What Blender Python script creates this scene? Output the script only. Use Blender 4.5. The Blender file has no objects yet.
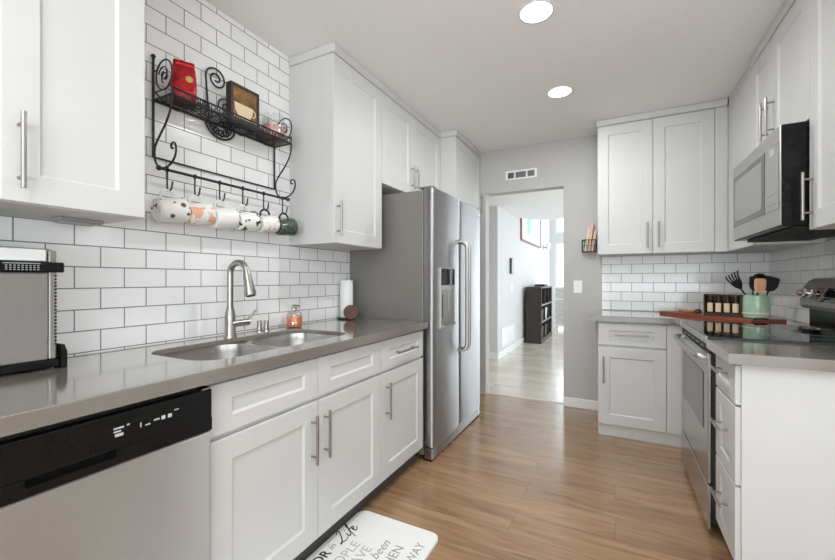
import bpy, bmesh, math, random
from mathutils import Vector, Matrix

random.seed(7)
C = bpy.context.scene.collection
PI = math.pi

# ------------------------------------------------------------------ camera
YAW = math.atan((615 - 417.5) / 384.0)
cam = bpy.data.cameras.new('camera')
cam.sensor_width = 36
cam.lens = 384.0 / 835 * 36
cam.clip_start = 0.05
camo = bpy.data.objects.new('camera', cam)
C.objects.link(camo)
camo.location = (0, 0, 1.19)
camo.rotation_euler = (PI / 2, 0, YAW)
bpy.context.scene.camera = camo

# ------------------------------------------------------------------ view, world, big lights
vs = bpy.context.scene.view_settings
vs.view_transform = 'Standard'
vs.look = 'None'
vs.gamma = 1
vs.use_curve_mapping = False
vs.exposure = 0.0

w = bpy.data.worlds.new('sky')
bpy.context.scene.world = w
w.use_nodes = True
bg = w.node_tree.nodes['Background']
bg.inputs[0].default_value = (0.86, 0.93, 1.0, 1)
bg.inputs[1].default_value = 2.5


def area(name, loc, rot, sx, sy, power, col=(1, 1, 1)):
    l = bpy.data.lights.new(name, 'AREA')
    l.shape = 'RECTANGLE'
    l.size = sx
    l.size_y = sy
    l.energy = power
    l.color = col
    o = bpy.data.objects.new(name, l)
    C.objects.link(o)
    o.location = loc
    o.rotation_euler = rot
    return o


# daylight through the living room windows; patio, dining and hall lamps are added fill
DAY = (0.885, 0.96, 1.0)
area('upward_fill_patio', (0.7, -2.98, 1.1), (PI / 2 + 1.35, 0, 0), 3.2, 2.0, 225, DAY)  # added fill, out of view, turned up to brighten the ceiling
area('upward_fill_dining', (3.25, -0.6, 1.35), (PI / 2 + 1.3, 0, PI / 2), 2.6, 1.7, 48, DAY)  # added fill, tipped up so light bounces off the dining ceiling
area('daylight_living_window', (-0.1, 11.0, 1.9), (PI / 2, 0, PI), 2.6, 3.4, 52, DAY)
area('daylight_living_side', (1.7, 8.6, 1.9), (PI / 2, 0, PI / 2), 3.2, 3.4, 36, DAY)
area('fill_hall_side', (1.62, 4.9, 1.2), (PI / 2, 0, PI / 2), 1.3, 1.9, 24, DAY)  # no window here; lamp added to brighten the hall floor
LAMP_W = 10.5

# ------------------------------------------------------------------ materials


def srgb(r, g, b):
    f = lambda c: (c / 255 / 12.92) if c <= 10 else ((c / 255 + 0.055) / 1.055) ** 2.4
    return (f(r), f(g), f(b), 1)


def mat(name, col, rough=0.5, metal=0.0, **kw):
    m = bpy.data.materials.new(name)
    m.use_nodes = True
    p = m.node_tree.nodes['Principled BSDF']
    p.inputs['Base Color'].default_value = col if len(col) == 4 else (*col, 1)
    p.inputs['Roughness'].default_value = rough
    p.inputs['Metallic'].default_value = metal
    for k, v in kw.items():
        p.inputs[k.replace('_', ' ')].default_value = v
    return m


def nodes(m):
    return m.node_tree.nodes, m.node_tree.links, m.node_tree.nodes['Principled BSDF']


def add_noise(m, c1, c2, scale=(1, 1, 1), s=5.0, detail=4.0, bump=0.0, lo=0.35, hi=0.65, rough=None):
    n, l, p = nodes(m)
    tc = n.new('ShaderNodeTexCoord')
    mp = n.new('ShaderNodeMapping')
    mp.inputs['Scale'].default_value = scale
    no = n.new('ShaderNodeTexNoise')
    no.inputs['Scale'].default_value = s
    no.inputs['Detail'].default_value = detail
    cr = n.new('ShaderNodeValToRGB')
    cr.color_ramp.elements[0].position = lo
    cr.color_ramp.elements[1].position = hi
    cr.color_ramp.elements[0].color = c1
    cr.color_ramp.elements[1].color = c2
    l.new(tc.outputs['Object'], mp.inputs[0])
    l.new(mp.outputs[0], no.inputs['Vector'])
    l.new(no.outputs[0], cr.inputs[0])
    l.new(cr.outputs[0], p.inputs['Base Color'])
    if rough:
        mr = n.new('ShaderNodeMapRange')
        mr.inputs['To Min'].default_value = rough[0]
        mr.inputs['To Max'].default_value = rough[1]
        l.new(no.outputs[0], mr.inputs[0])
        l.new(mr.outputs[0], p.inputs['Roughness'])
    if bump:
        b = n.new('ShaderNodeBump')
        b.inputs['Strength'].default_value = bump
        b.inputs['Distance'].default_value = 0.002
        l.new(no.outputs[0], b.inputs['Height'])
        l.new(b.outputs[0], p.inputs['Normal'])
    return m


M = {}
M['white'] = mat('cabinet_white_paint', srgb(213, 212, 210), 0.5)
add_noise(M['white'], srgb(206, 205, 203), srgb(209, 208, 206), s=3)
M['wall'] = mat('grey_wall_paint', srgb(190, 188, 185), 0.75)
add_noise(M['wall'], srgb(188, 186, 183), srgb(192, 190, 187), s=60, bump=0.08)
M['hallwall'] = mat('pale_hall_paint', srgb(226, 226, 225), 0.75)
add_noise(M['hallwall'], srgb(212, 212, 211), srgb(216, 216, 215), s=60, bump=0.08)
M['ceil'] = mat('ceiling_paint', srgb(222, 220, 217), 0.85)
add_noise(M['ceil'], srgb(240, 239, 238), srgb(243, 242, 241), s=80, bump=0.12)
M['trim'] = mat('trim_white_paint', srgb(238, 238, 236), 0.4)
add_noise(M['trim'], srgb(236, 236, 234), srgb(240, 240, 238), s=4)
M['steel'] = mat('brushed_steel', (0.60, 0.585, 0.565, 1), 0.27, 1.0)
add_noise(M['steel'], (0.57, 0.555, 0.535, 1), (0.63, 0.615, 0.595, 1), scale=(1, 1, 60), s=12, lo=0.3, hi=0.7, rough=(0.22, 0.34))
M['fridge_steel'] = mat('fridge_door_steel', (0.47, 0.47, 0.475, 1), 0.25, 1.0)
add_noise(M['fridge_steel'], (0.47, 0.47, 0.475, 1), (0.48, 0.48, 0.485, 1), scale=(20, 20, 1), s=4)
M['steel_v'] = mat('brushed_door_steel', (0.55, 0.55, 0.55, 1), 0.25, 1.0)
add_noise(M['steel_v'], (0.625, 0.62, 0.615, 1), (0.645, 0.64, 0.635, 1), scale=(60, 60, 1), s=8, lo=0.3, hi=0.7, rough=(0.2, 0.3))
M['range_steel'] = mat('range_steel', (0.5, 0.49, 0.475, 1), 0.24, 1.0)
add_noise(M['range_steel'], (0.48, 0.47, 0.455, 1), (0.52, 0.51, 0.495, 1), s=6, rough=(0.2, 0.28))
M['nickel'] = mat('brushed_nickel', (0.52, 0.50, 0.475, 1), 0.3, 1.0)
add_noise(M['nickel'], (0.36, 0.34, 0.315, 1), (0.40, 0.38, 0.355, 1), s=30)
M['chrome'] = mat('chrome', (0.75, 0.75, 0.75, 1), 0.12, 1.0)
M['sink'] = mat('sink_steel', (0.62, 0.60, 0.575, 1), 0.24, 1.0)
add_noise(M['sink'], (0.50, 0.48, 0.455, 1), (0.53, 0.51, 0.485, 1), s=25, rough=(0.2, 0.3))
M['fridgeside'] = mat('fridge_side_grey', srgb(128, 124, 119), 0.42, 0.25)
add_noise(M['fridgeside'], srgb(126, 122, 117), srgb(130, 126, 121), s=300, bump=0.05)
M['black'] = mat('black_gloss', (0.006, 0.006, 0.006, 1), 0.2, Specular_IOR_Level=0.22)
add_noise(M['black'], (0.006, 0.006, 0.006, 1), (0.0065, 0.0065, 0.0065, 1), s=20)
M['blackmat'] = mat('black_matte', (0.015, 0.015, 0.015, 1), 0.55)
add_noise(M['blackmat'], (0.012, 0.012, 0.012, 1), (0.02, 0.02, 0.02, 1), s=80)
M['blackglass'] = mat('black_ceramic_glass', (0.006, 0.006, 0.007, 1), 0.04)
M['iron'] = mat('black_wrought_iron', (0.014, 0.014, 0.015, 1), 0.5)
add_noise(M['iron'], (0.01, 0.01, 0.011, 1), (0.022, 0.022, 0.024, 1), s=120, bump=0.2)
M['darkglass'] = mat('oven_window_glass', (0.10, 0.10, 0.10, 1), 0.08, 0.3)
M['mwglass'] = mat('microwave_window_mesh', (0.36, 0.355, 0.345, 1), 0.3, 0.5)
M['dark'] = mat('dark_recess', (0.02, 0.02, 0.02, 1), 0.7)
M['toe'] = mat('shade_toned_toe_kick', srgb(74, 72, 70), 0.6)  # shade of the toe recess put into the board's dark grey
M['quartz'] = mat('taupe_quartz', srgb(134, 127, 120), 0.15, Specular_IOR_Level=0.8, Coat_Weight=1.0, Coat_Roughness=0.1)
add_noise(M['quartz'], srgb(121, 114, 106), srgb(129, 122, 114), s=220, detail=8, lo=0.3, hi=0.7)
M['cream'] = mat('cream_plastic', srgb(226, 220, 206), 0.4)
M['whiteplastic'] = mat('white_plastic', srgb(240, 240, 238), 0.35)
M['paper'] = mat('white_paper', srgb(240, 239, 237), 0.9)
add_noise(M['paper'], srgb(236, 235, 233), srgb(243, 242, 240), s=150, bump=0.3)
M['redfoil'] = mat('red_foil', srgb(190, 22, 34), 0.25, 0.35)
add_noise(M['redfoil'], srgb(160, 12, 24), srgb(200, 34, 42), s=26, bump=4.0)
M['gold'] = mat('gold_print', srgb(196, 160, 84), 0.4, 0.3)
M['brownframe'] = mat('dark_brown_frame', srgb(44, 32, 24), 0.5)
M['art'] = mat('brown_painted_art', srgb(110, 74, 40), 0.6)
add_noise(M['art'], srgb(84, 54, 30), srgb(150, 108, 58), s=22, detail=6)
M['artcream'] = mat('cream_paint', srgb(226, 204, 168), 0.6)
M['darkwood'] = mat('espresso_wood', srgb(44, 38, 31), 0.5)
add_noise(M['darkwood'], srgb(40, 34, 28), srgb(56, 48, 38), scale=(1, 1, 0.08), s=40, bump=0.1)
M['board'] = mat('reddish_wood_board', srgb(128, 62, 40), 0.4)
add_noise(M['board'], srgb(104, 46, 30), srgb(156, 84, 54), scale=(2, 14, 14), s=4, detail=6, lo=0.25, hi=0.75)
M['rackwood'] = mat('dark_spice_rack_wood', srgb(58, 30, 20), 0.5)
M['coaster'] = mat('brown_wood_disc', srgb(86, 44, 26), 0.5)
add_noise(M['coaster'], srgb(76, 38, 22), srgb(98, 54, 32), s=25)
M['label'] = mat('cream_paper_label', srgb(226, 202, 168), 0.7)
M['spice'] = mat('spice_jar_brown', srgb(52, 30, 20), 0.2)
M['ceramic'] = mat('sage_green_glaze', srgb(150, 186, 152), 0.18)
add_noise(M['ceramic'], srgb(156, 188, 160), srgb(182, 206, 180), s=9)
M['greenglass'] = mat('green_glass', srgb(70, 140, 104), 0.1)
M['utensil'] = mat('black_nylon', (0.014, 0.014, 0.015, 1), 0.4)
M['tanwood'] = mat('tan_wood', srgb(206, 150, 110), 0.55)
add_noise(M['tanwood'], srgb(194, 138, 98), srgb(214, 162, 124), scale=(1, 1, 0.2), s=40)
M['mat'] = mat('white_vinyl_mat', srgb(238, 237, 233), 0.55)
add_noise(M['mat'], srgb(235, 234, 230), srgb(241, 240, 236), s=90, bump=0.25)
M['ink'] = mat('black_ink', srgb(40, 40, 42), 0.6)
M['greyink'] = mat('grey_ink', srgb(150, 150, 152), 0.6)
M['palegreyink'] = mat('pale_grey_ink', srgb(184, 182, 182), 0.6)
M['icon'] = mat('pale_panel_print', srgb(190, 190, 190), 0.5)
M['orange'] = mat('orange_liquid', srgb(246, 134, 84), 0.25)
M['pinkwax'] = mat('pink_wax', srgb(224, 160, 150), 0.5)
add_noise(M['pinkwax'], srgb(204, 130, 124), srgb(238, 190, 178), s=30)
M['pinkpaper'] = mat('pink_paper', srgb(226, 186, 168), 0.8)
M['creampaper'] = mat('cream_paper', srgb(222, 210, 192), 0.8)
M['teal'] = mat('teal_paint', srgb(150, 210, 208), 0.7)
M['artpaper'] = mat('pale_art_paper', srgb(236, 226, 222), 0.8)
add_noise(M['artpaper'], srgb(240, 222, 220), srgb(228, 232, 230), s=3)
M['rosewood'] = mat('rose_brown_frame', srgb(150, 118, 108), 0.5)
M['fabric'] = mat('patterned_grey_fabric', srgb(200, 200, 196), 0.9)
add_noise(M['fabric'], srgb(172, 174, 172), srgb(226, 226, 222), s=55, detail=2, lo=0.4, hi=0.6)

def brushed(m, r):
    n, l, p = nodes(m)
    for lk in list(l):
        if lk.to_socket == p.inputs['Roughness']:
            l.remove(lk)
    p.inputs['Roughness'].default_value = r
    p.inputs['Anisotropic'].default_value = 1.0
    tg = n.new('ShaderNodeCombineXYZ')
    tg.inputs[2].default_value = 1.0
    l.new(tg.outputs[0], p.inputs['Tangent'])


brushed(M['steel_v'], 0.45)
brushed(M['steel'], 0.40)
brushed(M['fridge_steel'], 0.40)

# clear glass that lets light through
def clear(name, tint=(1, 1, 1, 1), f=0.1):
    m = bpy.data.materials.new(name)
    m.use_nodes = True
    n, l = m.node_tree.nodes, m.node_tree.links
    n.remove(n['Principled BSDF'])
    t = n.new('ShaderNodeBsdfTransparent')
    t.inputs[0].default_value = tint
    g = n.new('ShaderNodeBsdfGlossy')
    g.inputs['Roughness'].default_value = 0.03
    mx = n.new('ShaderNodeMixShader')
    mx.inputs[0].default_value = f
    l.new(t.outputs[0], mx.inputs[1])
    l.new(g.outputs[0], mx.inputs[2])
    l.new(mx.outputs[0], n['Material Output'].inputs[0])
    return m


M['glass'] = clear('clear_glass', (0.95, 0.965, 0.96, 1), 0.09)
M['pane'] = clear('window_glass', (0.97, 0.98, 0.98, 1), 0.05)


def emis(name, col, s):
    m = mat(name, (0.8, 0.8, 0.8, 1), 0.5)
    p = m.node_tree.nodes['Principled BSDF']
    p.inputs['Emission Color'].default_value = (*col, 1)
    p.inputs['Emission Strength'].default_value = s
    return m


M['lens'] = emis('lit_downlight_lens', (1.0, 0.97, 0.92), 9.0)


def tile(name, axes, bw, rh, ox, oz, grout, c1, c2, mortar=0.0022):
    """subway tile in running bond; axes picks which object axis runs along the wall"""
    m = mat(name, c1, 0.16)
    n, l, p = nodes(m)
    tc = n.new('ShaderNodeTexCoord')
    sp = n.new('ShaderNodeSeparateXYZ')
    cb = n.new('ShaderNodeCombineXYZ')
    mp = n.new('ShaderNodeMapping')
    mp.inputs['Location'].default_value = (-ox, -oz, 0)
    l.new(tc.outputs['Object'], sp.inputs[0])
    l.new(sp.outputs[axes], cb.inputs[0])
    l.new(sp.outputs[2], cb.inputs[1])
    l.new(cb.outputs[0], mp.inputs[0])
    bt = n.new('ShaderNodeTexBrick')
    bt.offset = 0.5
    bt.inputs['Scale'].default_value = 1.0
    bt.inputs['Brick Width'].default_value = bw
    bt.inputs['Row Height'].default_value = rh
    bt.inputs['Mortar Size'].default_value = mortar
    bt.inputs['Mortar Smooth'].default_value = 0.3
    bt.inputs['Bias'].default_value = 0.0
    bt.inputs['Color1'].default_value = c1
    bt.inputs['Color2'].default_value = c2
    bt.inputs['Mortar'].default_value = grout
    l.new(mp.outputs[0], bt.inputs['Vector'])
    l.new(bt.outputs['Color'], p.inputs['Base Color'])
    mr = n.new('ShaderNodeMapRange')
    mr.inputs['To Min'].default_value = 0.16
    mr.inputs['To Max'].default_value = 0.8
    l.new(bt.outputs['Fac'], mr.inputs[0])
    l.new(mr.outputs[0], p.inputs['Roughness'])
    b = n.new('ShaderNodeBump')
    b.invert = True
    b.inputs['Strength'].default_value = 0.6
    b.inputs['Distance'].default_value = 0.002
    l.new(bt.outputs['Fac'], b.inputs['Height'])
    l.new(b.outputs[0], p.inputs['Normal'])
    return m


M['tileL'] = tile('white_subway_tile_dark_grout', 1, 0.159, 0.0785, 0.03, 0.924 - 12 * 0.0785, srgb(128, 125, 121), srgb(242, 241, 240), srgb(246, 245, 244))
M['tileF'] = tile('white_subway_tile_grey_grout', 0, 0.1625, 0.0815, 0.049, 0.9225, srgb(156, 154, 152), srgb(238, 237, 235), srgb(243, 242, 240), 0.0022)
M['tileR'] = tile('white_subway_tile_side_wall', 1, 0.1625, 0.0815, 0.049, 0.9225, srgb(156, 154, 152), srgb(238, 237, 235), srgb(243, 242, 240), 0.0022)


def planks(name, cols, rough):
    m = mat(name, cols[0], rough)
    n, l, p = nodes(m)
    tc = n.new('ShaderNodeTexCoord')
    bt = n.new('ShaderNodeTexBrick')
    bt.offset = 0.37
    bt.inputs['Scale'].default_value = 1
    bt.inputs['Brick Width'].default_value = 1.22
    bt.inputs['Row Height'].default_value = 0.18
    bt.inputs['Mortar Size'].default_value = 0.0012
    bt.inputs['Color1'].default_value = (0, 0, 0, 1)
    bt.inputs['Color2'].default_value = (1, 1, 1, 1)
    bt.inputs['Mortar'].default_value = (0.1, 0.1, 0.1, 1)
    l.new(tc.outputs['Object'], bt.inputs['Vector'])
    mp = n.new('ShaderNodeMapping')
    mp.inputs['Scale'].default_value = (0.9, 9, 1)
    l.new(tc.outputs['Object'], mp.inputs[0])
    # shift the grain from plank to plank
    ad = n.new('ShaderNodeVectorMath')
    ad.operation = 'ADD'
    sc = n.new('ShaderNodeVectorMath')
    sc.operation = 'SCALE'
    sc.inputs['Scale'].default_value = 7.0
    l.new(bt.outputs['Color'], sc.inputs[0])
    l.new(mp.outputs[0], ad.inputs[0])
    l.new(sc.outputs[0], ad.inputs[1])
    no = n.new('ShaderNodeTexNoise')
    no.inputs['Scale'].default_value = 2.2
    no.inputs['Detail'].default_value = 8
    no.inputs['Roughness'].default_value = 0.62
    no.inputs['Distortion'].default_value = 0.6
    l.new(ad.outputs[0], no.inputs['Vector'])
    cr = n.new('ShaderNodeValToRGB')
    e = cr.color_ramp.elements
    e[0].position = 0.3
    e[0].color = cols[1]
    e[1].position = 0.7
    e[1].color = cols[2]
    l.new(no.outputs[0], cr.inputs[0])
    mx = n.new('ShaderNodeMix')
    mx.data_type = 'RGBA'
    mx.blend_type = 'MULTIPLY'
    mx.inputs['Factor'].default_value = 1.0
    c2 = n.new('ShaderNodeValToRGB')
    c2.color_ramp.elements[0].color = (0.86, 0.85, 0.84, 1)
    c2.color_ramp.elements[1].color = (1.06, 1.06, 1.06, 1)
    l.new(bt.outputs['Color'], c2.inputs[0])
    l.new(cr.outputs[0], mx.inputs[6])
    l.new(c2.outputs[0], mx.inputs[7])
    kn = n.new('ShaderNodeTexNoise')
    kn.inputs['Scale'].default_value = 3.0
    kn.inputs['Detail'].default_value = 4
    ks = n.new('ShaderNodeVectorMath')
    ks.operation = 'MULTIPLY'
    ks.inputs[1].default_value = (1.3, 1.0, 1.0)
    l.new(ad.outputs[0], ks.inputs[0])
    l.new(ks.outputs[0], kn.inputs['Vector'])
    kr = n.new('ShaderNodeValToRGB')
    kr.color_ramp.elements[0].position = 0.6
    kr.color_ramp.elements[1].position = 0.74
    kr.color_ramp.elements[0].color = (1, 1, 1, 1)
    kr.color_ramp.elements[1].color = (0.62, 0.58, 0.54, 1)
    l.new(kn.outputs[0], kr.inputs[0])
    km = n.new('ShaderNodeMix')
    km.data_type = 'RGBA'
    km.blend_type = 'MULTIPLY'
    km.inputs['Factor'].default_value = 1.0
    l.new(mx.outputs[2], km.inputs[6])
    l.new(kr.outputs[0], km.inputs[7])
    mo = n.new('ShaderNodeMix')
    mo.data_type = 'RGBA'
    l.new(bt.outputs['Fac'], mo.inputs['Factor'])
    l.new(km.outputs[2], mo.inputs[6])
    mo.inputs[7].default_value = cols[3]
    l.new(mo.outputs[2], p.inputs['Base Color'])
    p.inputs['Coat Weight'].default_value = 0.6
    p.inputs['Coat Roughness'].default_value = 0.16
    b = n.new('ShaderNodeBump')
    b.inputs['Strength'].default_value = 0.08
    b.inputs['Distance'].default_value = 0.001
    l.new(no.outputs[0], b.inputs['Height'])
    l.new(b.outputs[0], p.inputs['Normal'])
    return m


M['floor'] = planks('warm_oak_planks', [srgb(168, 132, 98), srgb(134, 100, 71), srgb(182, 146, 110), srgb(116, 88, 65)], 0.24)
M['floorhall'] = planks('sheen_toned_oak_planks', [srgb(214, 204, 190), srgb(202, 192, 178), srgb(224, 214, 201), srgb(166, 156, 144)], 0.24)  # paler grey paints in the sheen reflected by the hall floor


def mugmat(name, base, blobs, s, lo, hi, seed):
    m = mat(name, base, 0.2)
    n, l, p = nodes(m)
    tc = n.new('ShaderNodeTexCoord')
    mp = n.new('ShaderNodeMapping')
    mp.inputs['Location'].default_value = (seed, seed * 2, seed * 3)
    no = n.new('ShaderNodeTexNoise')
    no.inputs['Scale'].default_value = s
    no.inputs['Detail'].default_value = 3
    cr = n.new('ShaderNodeValToRGB')
    cr.color_ramp.elements[0].position = lo
    cr.color_ramp.elements[1].position = hi
    cr.color_ramp.elements[0].color = base
    cr.color_ramp.elements[1].color = blobs
    l.new(tc.outputs['Object'], mp.inputs[0])
    l.new(mp.outputs[0], no.inputs['Vector'])
    l.new(no.outputs[0], cr.inputs[0])
    l.new(cr.outputs[0], p.inputs['Base Color'])
    return m


WHT = srgb(238, 236, 232)
M['mug_brown'] = mugmat('white_mug_brown_sprigs', WHT, srgb(96, 82, 58), 28, 0.60, 0.64, 1)
M['mug_peach'] = mugmat('white_mug_peach_print', WHT, srgb(236, 176, 146), 20, 0.50, 0.56, 2)
M['mug_white'] = mat('plain_white_mug', WHT, 0.2)
M['mug_leaf'] = mugmat('white_mug_green_leaves', WHT, srgb(50, 62, 44), 24, 0.53, 0.57, 4)
M['mug_pink'] = mugmat('white_mug_pink_dots', WHT, srgb(214, 172, 176), 45, 0.57, 0.62, 5)
M['mug_green'] = mugmat('dark_green_mug', srgb(62, 72, 62), srgb(96, 106, 96), 70, 0.5, 0.6, 6)

# ------------------------------------------------------------------ mesh helpers


def ortho(d):
    d = d.normalized()
    a = Vector((0, 0, 1)) if abs(d.z) < 0.9 else Vector((1, 0, 0))
    x = a.cross(d).normalized()
    return x, d.cross(x).normalized()


class MB:
    def __init__(self):
        self.bm = bmesh.new()

    def box(self, x0, x1, y0, y1, z0, z1, b=0.0, seg=1):
        t = bmesh.new()
        mt = Matrix.Translation(((x0 + x1) / 2, (y0 + y1) / 2, (z0 + z1) / 2)) @ Matrix.Diagonal((abs(x1 - x0), abs(y1 - y0), abs(z1 - z0), 1))
        bmesh.ops.create_cube(t, size=1, matrix=mt)
        if b:
            bmesh.ops.bevel(t, geom=t.edges[:], offset=b, segments=seg, affect='EDGES', profile=0.5)
        return self.merge(t)

    def merge(self, t, mtx=None, smooth=None):
        if mtx is not None:
            bmesh.ops.transform(t, matrix=mtx, verts=t.verts)
        me = bpy.data.meshes.new('tmp')
        if smooth is not None:
            for f in t.faces:
                f.smooth = smooth
        t.to_mesh(me)
        t.free()
        self.bm.from_mesh(me)
        bpy.data.meshes.remove(me)
        return self

    def tube(self, pts, r, n=8, closed=False, cap=True):
        pts = [Vector(p) for p in pts]
        rs = r if isinstance(r, (list, tuple)) else [r] * len(pts)
        bm = self.bm
        N = len(pts)
        up = None
        rings = []
        for i, p in enumerate(pts):
            if closed:
                d = pts[(i + 1) % N] - pts[i - 1]
            else:
                d = pts[min(i + 1, N - 1)] - pts[max(i - 1, 0)]
            if d.length < 1e-9:
                d = Vector((0, 0, 1))
            d.normalize()
            if up is None:
                up, _ = ortho(d)
            x = (up - d * up.dot(d))
            if x.length < 1e-6:
                x, _ = ortho(d)
            x.normalize()
            up = x
            y = d.cross(x)
            rings.append([bm.verts.new(p + (x * math.cos(a) + y * math.sin(a)) * rs[i]) for a in [2 * PI * k / n for k in range(n)]])
        M_ = N if closed else N - 1
        for i in range(M_):
            a, b = rings[i], rings[(i + 1) % N]
            for k in range(n):
                f = bm.faces.new((a[k], a[(k + 1) % n], b[(k + 1) % n], b[k]))
                f.smooth = True
        if cap and not closed:
            bm.faces.new(rings[0][::-1])
            bm.faces.new(rings[-1])
        return self

    def cyl(self, p0, p1, r0, r1=None, n=20):
        return self.tube([p0, p1], [r0, r0 if r1 is None else r1], n)

    def lathe(self, prof, o, axis=(0, 0, 1), n=28, close=False):
        """prof: list of (radius, height) along axis from o"""
        ax = Vector(axis).normalized()
        x, y = ortho(ax)
        o = Vector(o)
        bm = self.bm
        rings = []
        for (r, h) in prof:
            if r < 1e-6:
                rings.append([bm.verts.new(o + ax * h)])
            else:
                rings.append([bm.verts.new(o + ax * h + (x * math.cos(2 * PI * k / n) + y * math.sin(2 * PI * k / n)) * r) for k in range(n)])
        for a, b in zip(rings, rings[1:]):
            for k in range(n):
                va = [a[k % len(a)], a[(k + 1) % n % len(a)]] if len(a) > 1 else [a[0]]
                vb = [b[(k + 1) % n], b[k]] if len(b) > 1 else [b[0]]
                vs_ = va + vb
                if len(vs_) >= 3:
                    f = bm.faces.new(vs_)
                    f.smooth = True
        return self

    def sphere(self, c, r, n=14):
        prof = [(r * math.sin(PI * i / n), -r * math.cos(PI * i / n)) for i in range(n + 1)]
        prof[0] = (0, -r)
        prof[-1] = (0, r)
        return self.lathe(prof, c, n=2 * n)

    def prism(self, pts, thick, fn, smooth=False):
        """pts: 2D loop, fn(u,v,w) -> 3D, extruded w = 0..thick"""
        bm = self.bm
        a = [bm.verts.new(fn(u, v, 0)) for u, v in pts]
        b = [bm.verts.new(fn(u, v, thick)) for u, v in pts]
        bm.faces.new(a[::-1])
        bm.faces.new(b)
        n = len(pts)
        for k in range(n):
            f = bm.faces.new((a[k], a[(k + 1) % n], b[(k + 1) % n], b[k]))
            f.smooth = smooth
        return self

    def loft(self, rings, cap0=True, cap1=True, smooth=True):
        bm = self.bm
        R = [[bm.verts.new(p) for p in r] for r in rings]
        n = len(R[0])
        for a, b in zip(R, R[1:]):
            for k in range(n):
                f = bm.faces.new((a[k], a[(k + 1) % n], b[(k + 1) % n], b[k]))
                f.smooth = smooth
        if cap0:
            bm.faces.new(R[0][::-1])
        if cap1:
            bm.faces.new(R[-1])
        return self

    def shaker(self, P, U, N, w_, h, t=0.019, rail=0.076, rec=0.008, ch=0.002, stile=0.076):
        """framed door: P lower back corner, U across, N outward"""
        P, U, N = Vector(P), Vector(U), Vector(N)
        Z = Vector((0, 0, 1))
        bm = self.bm

        def rect(i, j, d):
            return [bm.verts.new(P + U * a + Z * b + N * d) for a, b in ((i, j), (w_ - i, j), (w_ - i, h - j), (i, h - j))]
        loops = [rect(0, 0, 0), rect(0, 0, t - ch), rect(ch, ch, t), rect(stile, rail, t), rect(stile + 0.008, rail + 0.008, t - rec)]
        for a, b in zip(loops, loops[1:]):
            for k in range(4):
                bm.faces.new((a[k], a[(k + 1) % 4], b[(k + 1) % 4], b[k]))
        bm.faces.new(loops[-1])
        bm.faces.new(loops[0][::-1])
        return self

    def build(self, name, material, parent=None, origin=None):
        bm = self.bm
        bmesh.ops.recalc_face_normals(bm, faces=bm.faces[:])
        for e in bm.edges:
            if len(e.link_faces) == 2 and e.calc_face_angle(0) > 0.75:
                e.smooth = False
        off = Vector((0, 0, 0))
        if parent is not None:
            q = parent
            while q is not None:
                off += q.location
                q = q.parent
        elif origin is not None:
            off = Vector(origin)
        bmesh.ops.translate(bm, vec=-off, verts=bm.verts[:])
        me = bpy.data.meshes.new(name)
        bm.to_mesh(me)
        bm.free()
        me.materials.append(material)
        o = bpy.data.objects.new(name, me)
        C.objects.link(o)
        if parent is not None:
            o.parent = parent
        elif origin is not None:
            o.location = origin
        return o


def tag(o, label, cat, group=None, kind=None):
    o['label'] = label
    o['category'] = cat
    if group:
        o['group'] = group
    if kind:
        o['kind'] = kind
    return o


def thing(name, label, cat, loc, group=None):
    o = bpy.data.objects.new(name, None)
    o.empty_display_size = 0.1
    C.objects.link(o)
    o.location = loc
    return tag(o, label, cat, group)


def struct(name, mb, m, parent=None):
    o = mb.build(name, m, parent)
    if parent is None:
        o['kind'] = 'structure'
    return o


def copy_tree(src, loc, label=None):
    r = src.copy()
    C.objects.link(r)
    r.location = loc
    if label:
        r['label'] = label
    for ch in list(src.children):
        c = ch.copy()
        C.objects.link(c)
        c.parent = r
        for g in list(ch.children):
            d = g.copy()
            C.objects.link(d)
            d.parent = c
    return r


def bar_handle(parent, c, axis, N, L, r=0.006, stand=0.032, name='handle', m=None):
    """bar pull centred at c on the door face"""
    c, a, N = Vector(c), Vector(axis).normalized(), Vector(N).normalized()
    mb = MB()
    mb.cyl(c + N * stand - a * L / 2, c + N * stand + a * L / 2, r, n=14)
    for s in (-1, 1):
        q = c + a * s * (L / 2 - 0.03)
        mb.cyl(q, q + N * stand, r * 0.75, n=10)
    return mb.build(name, m or M['nickel'], parent)


def rrect(x0, x1, y0, y1, r, n=6):
    pts = []
    for cx, cy, a0 in ((x1 - r, y1 - r, 0), (x0 + r, y1 - r, PI / 2), (x0 + r, y0 + r, PI), (x1 - r, y0 + r, 1.5 * PI)):
        for k in range(n + 1):
            a = a0 + PI / 2 * k / n
            pts.append((cx + r * math.cos(a), cy + r * math.sin(a)))
    return pts


def bez(p0, p1, p2, p3, n=12):
    p0, p1, p2, p3 = map(Vector, (p0, p1, p2, p3))
    return [p0 * (1 - t) ** 3 + p1 * 3 * t * (1 - t) ** 2 + p2 * 3 * t * t * (1 - t) + p3 * t ** 3 for t in [i / n for i in range(n + 1)]]


# ------------------------------------------------------------------ the setting
XW = -1.735      # left wall face
YF = 3.87        # far wall face
XR = 1.06        # right wall face
ZC = 2.52        # ceiling

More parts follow.
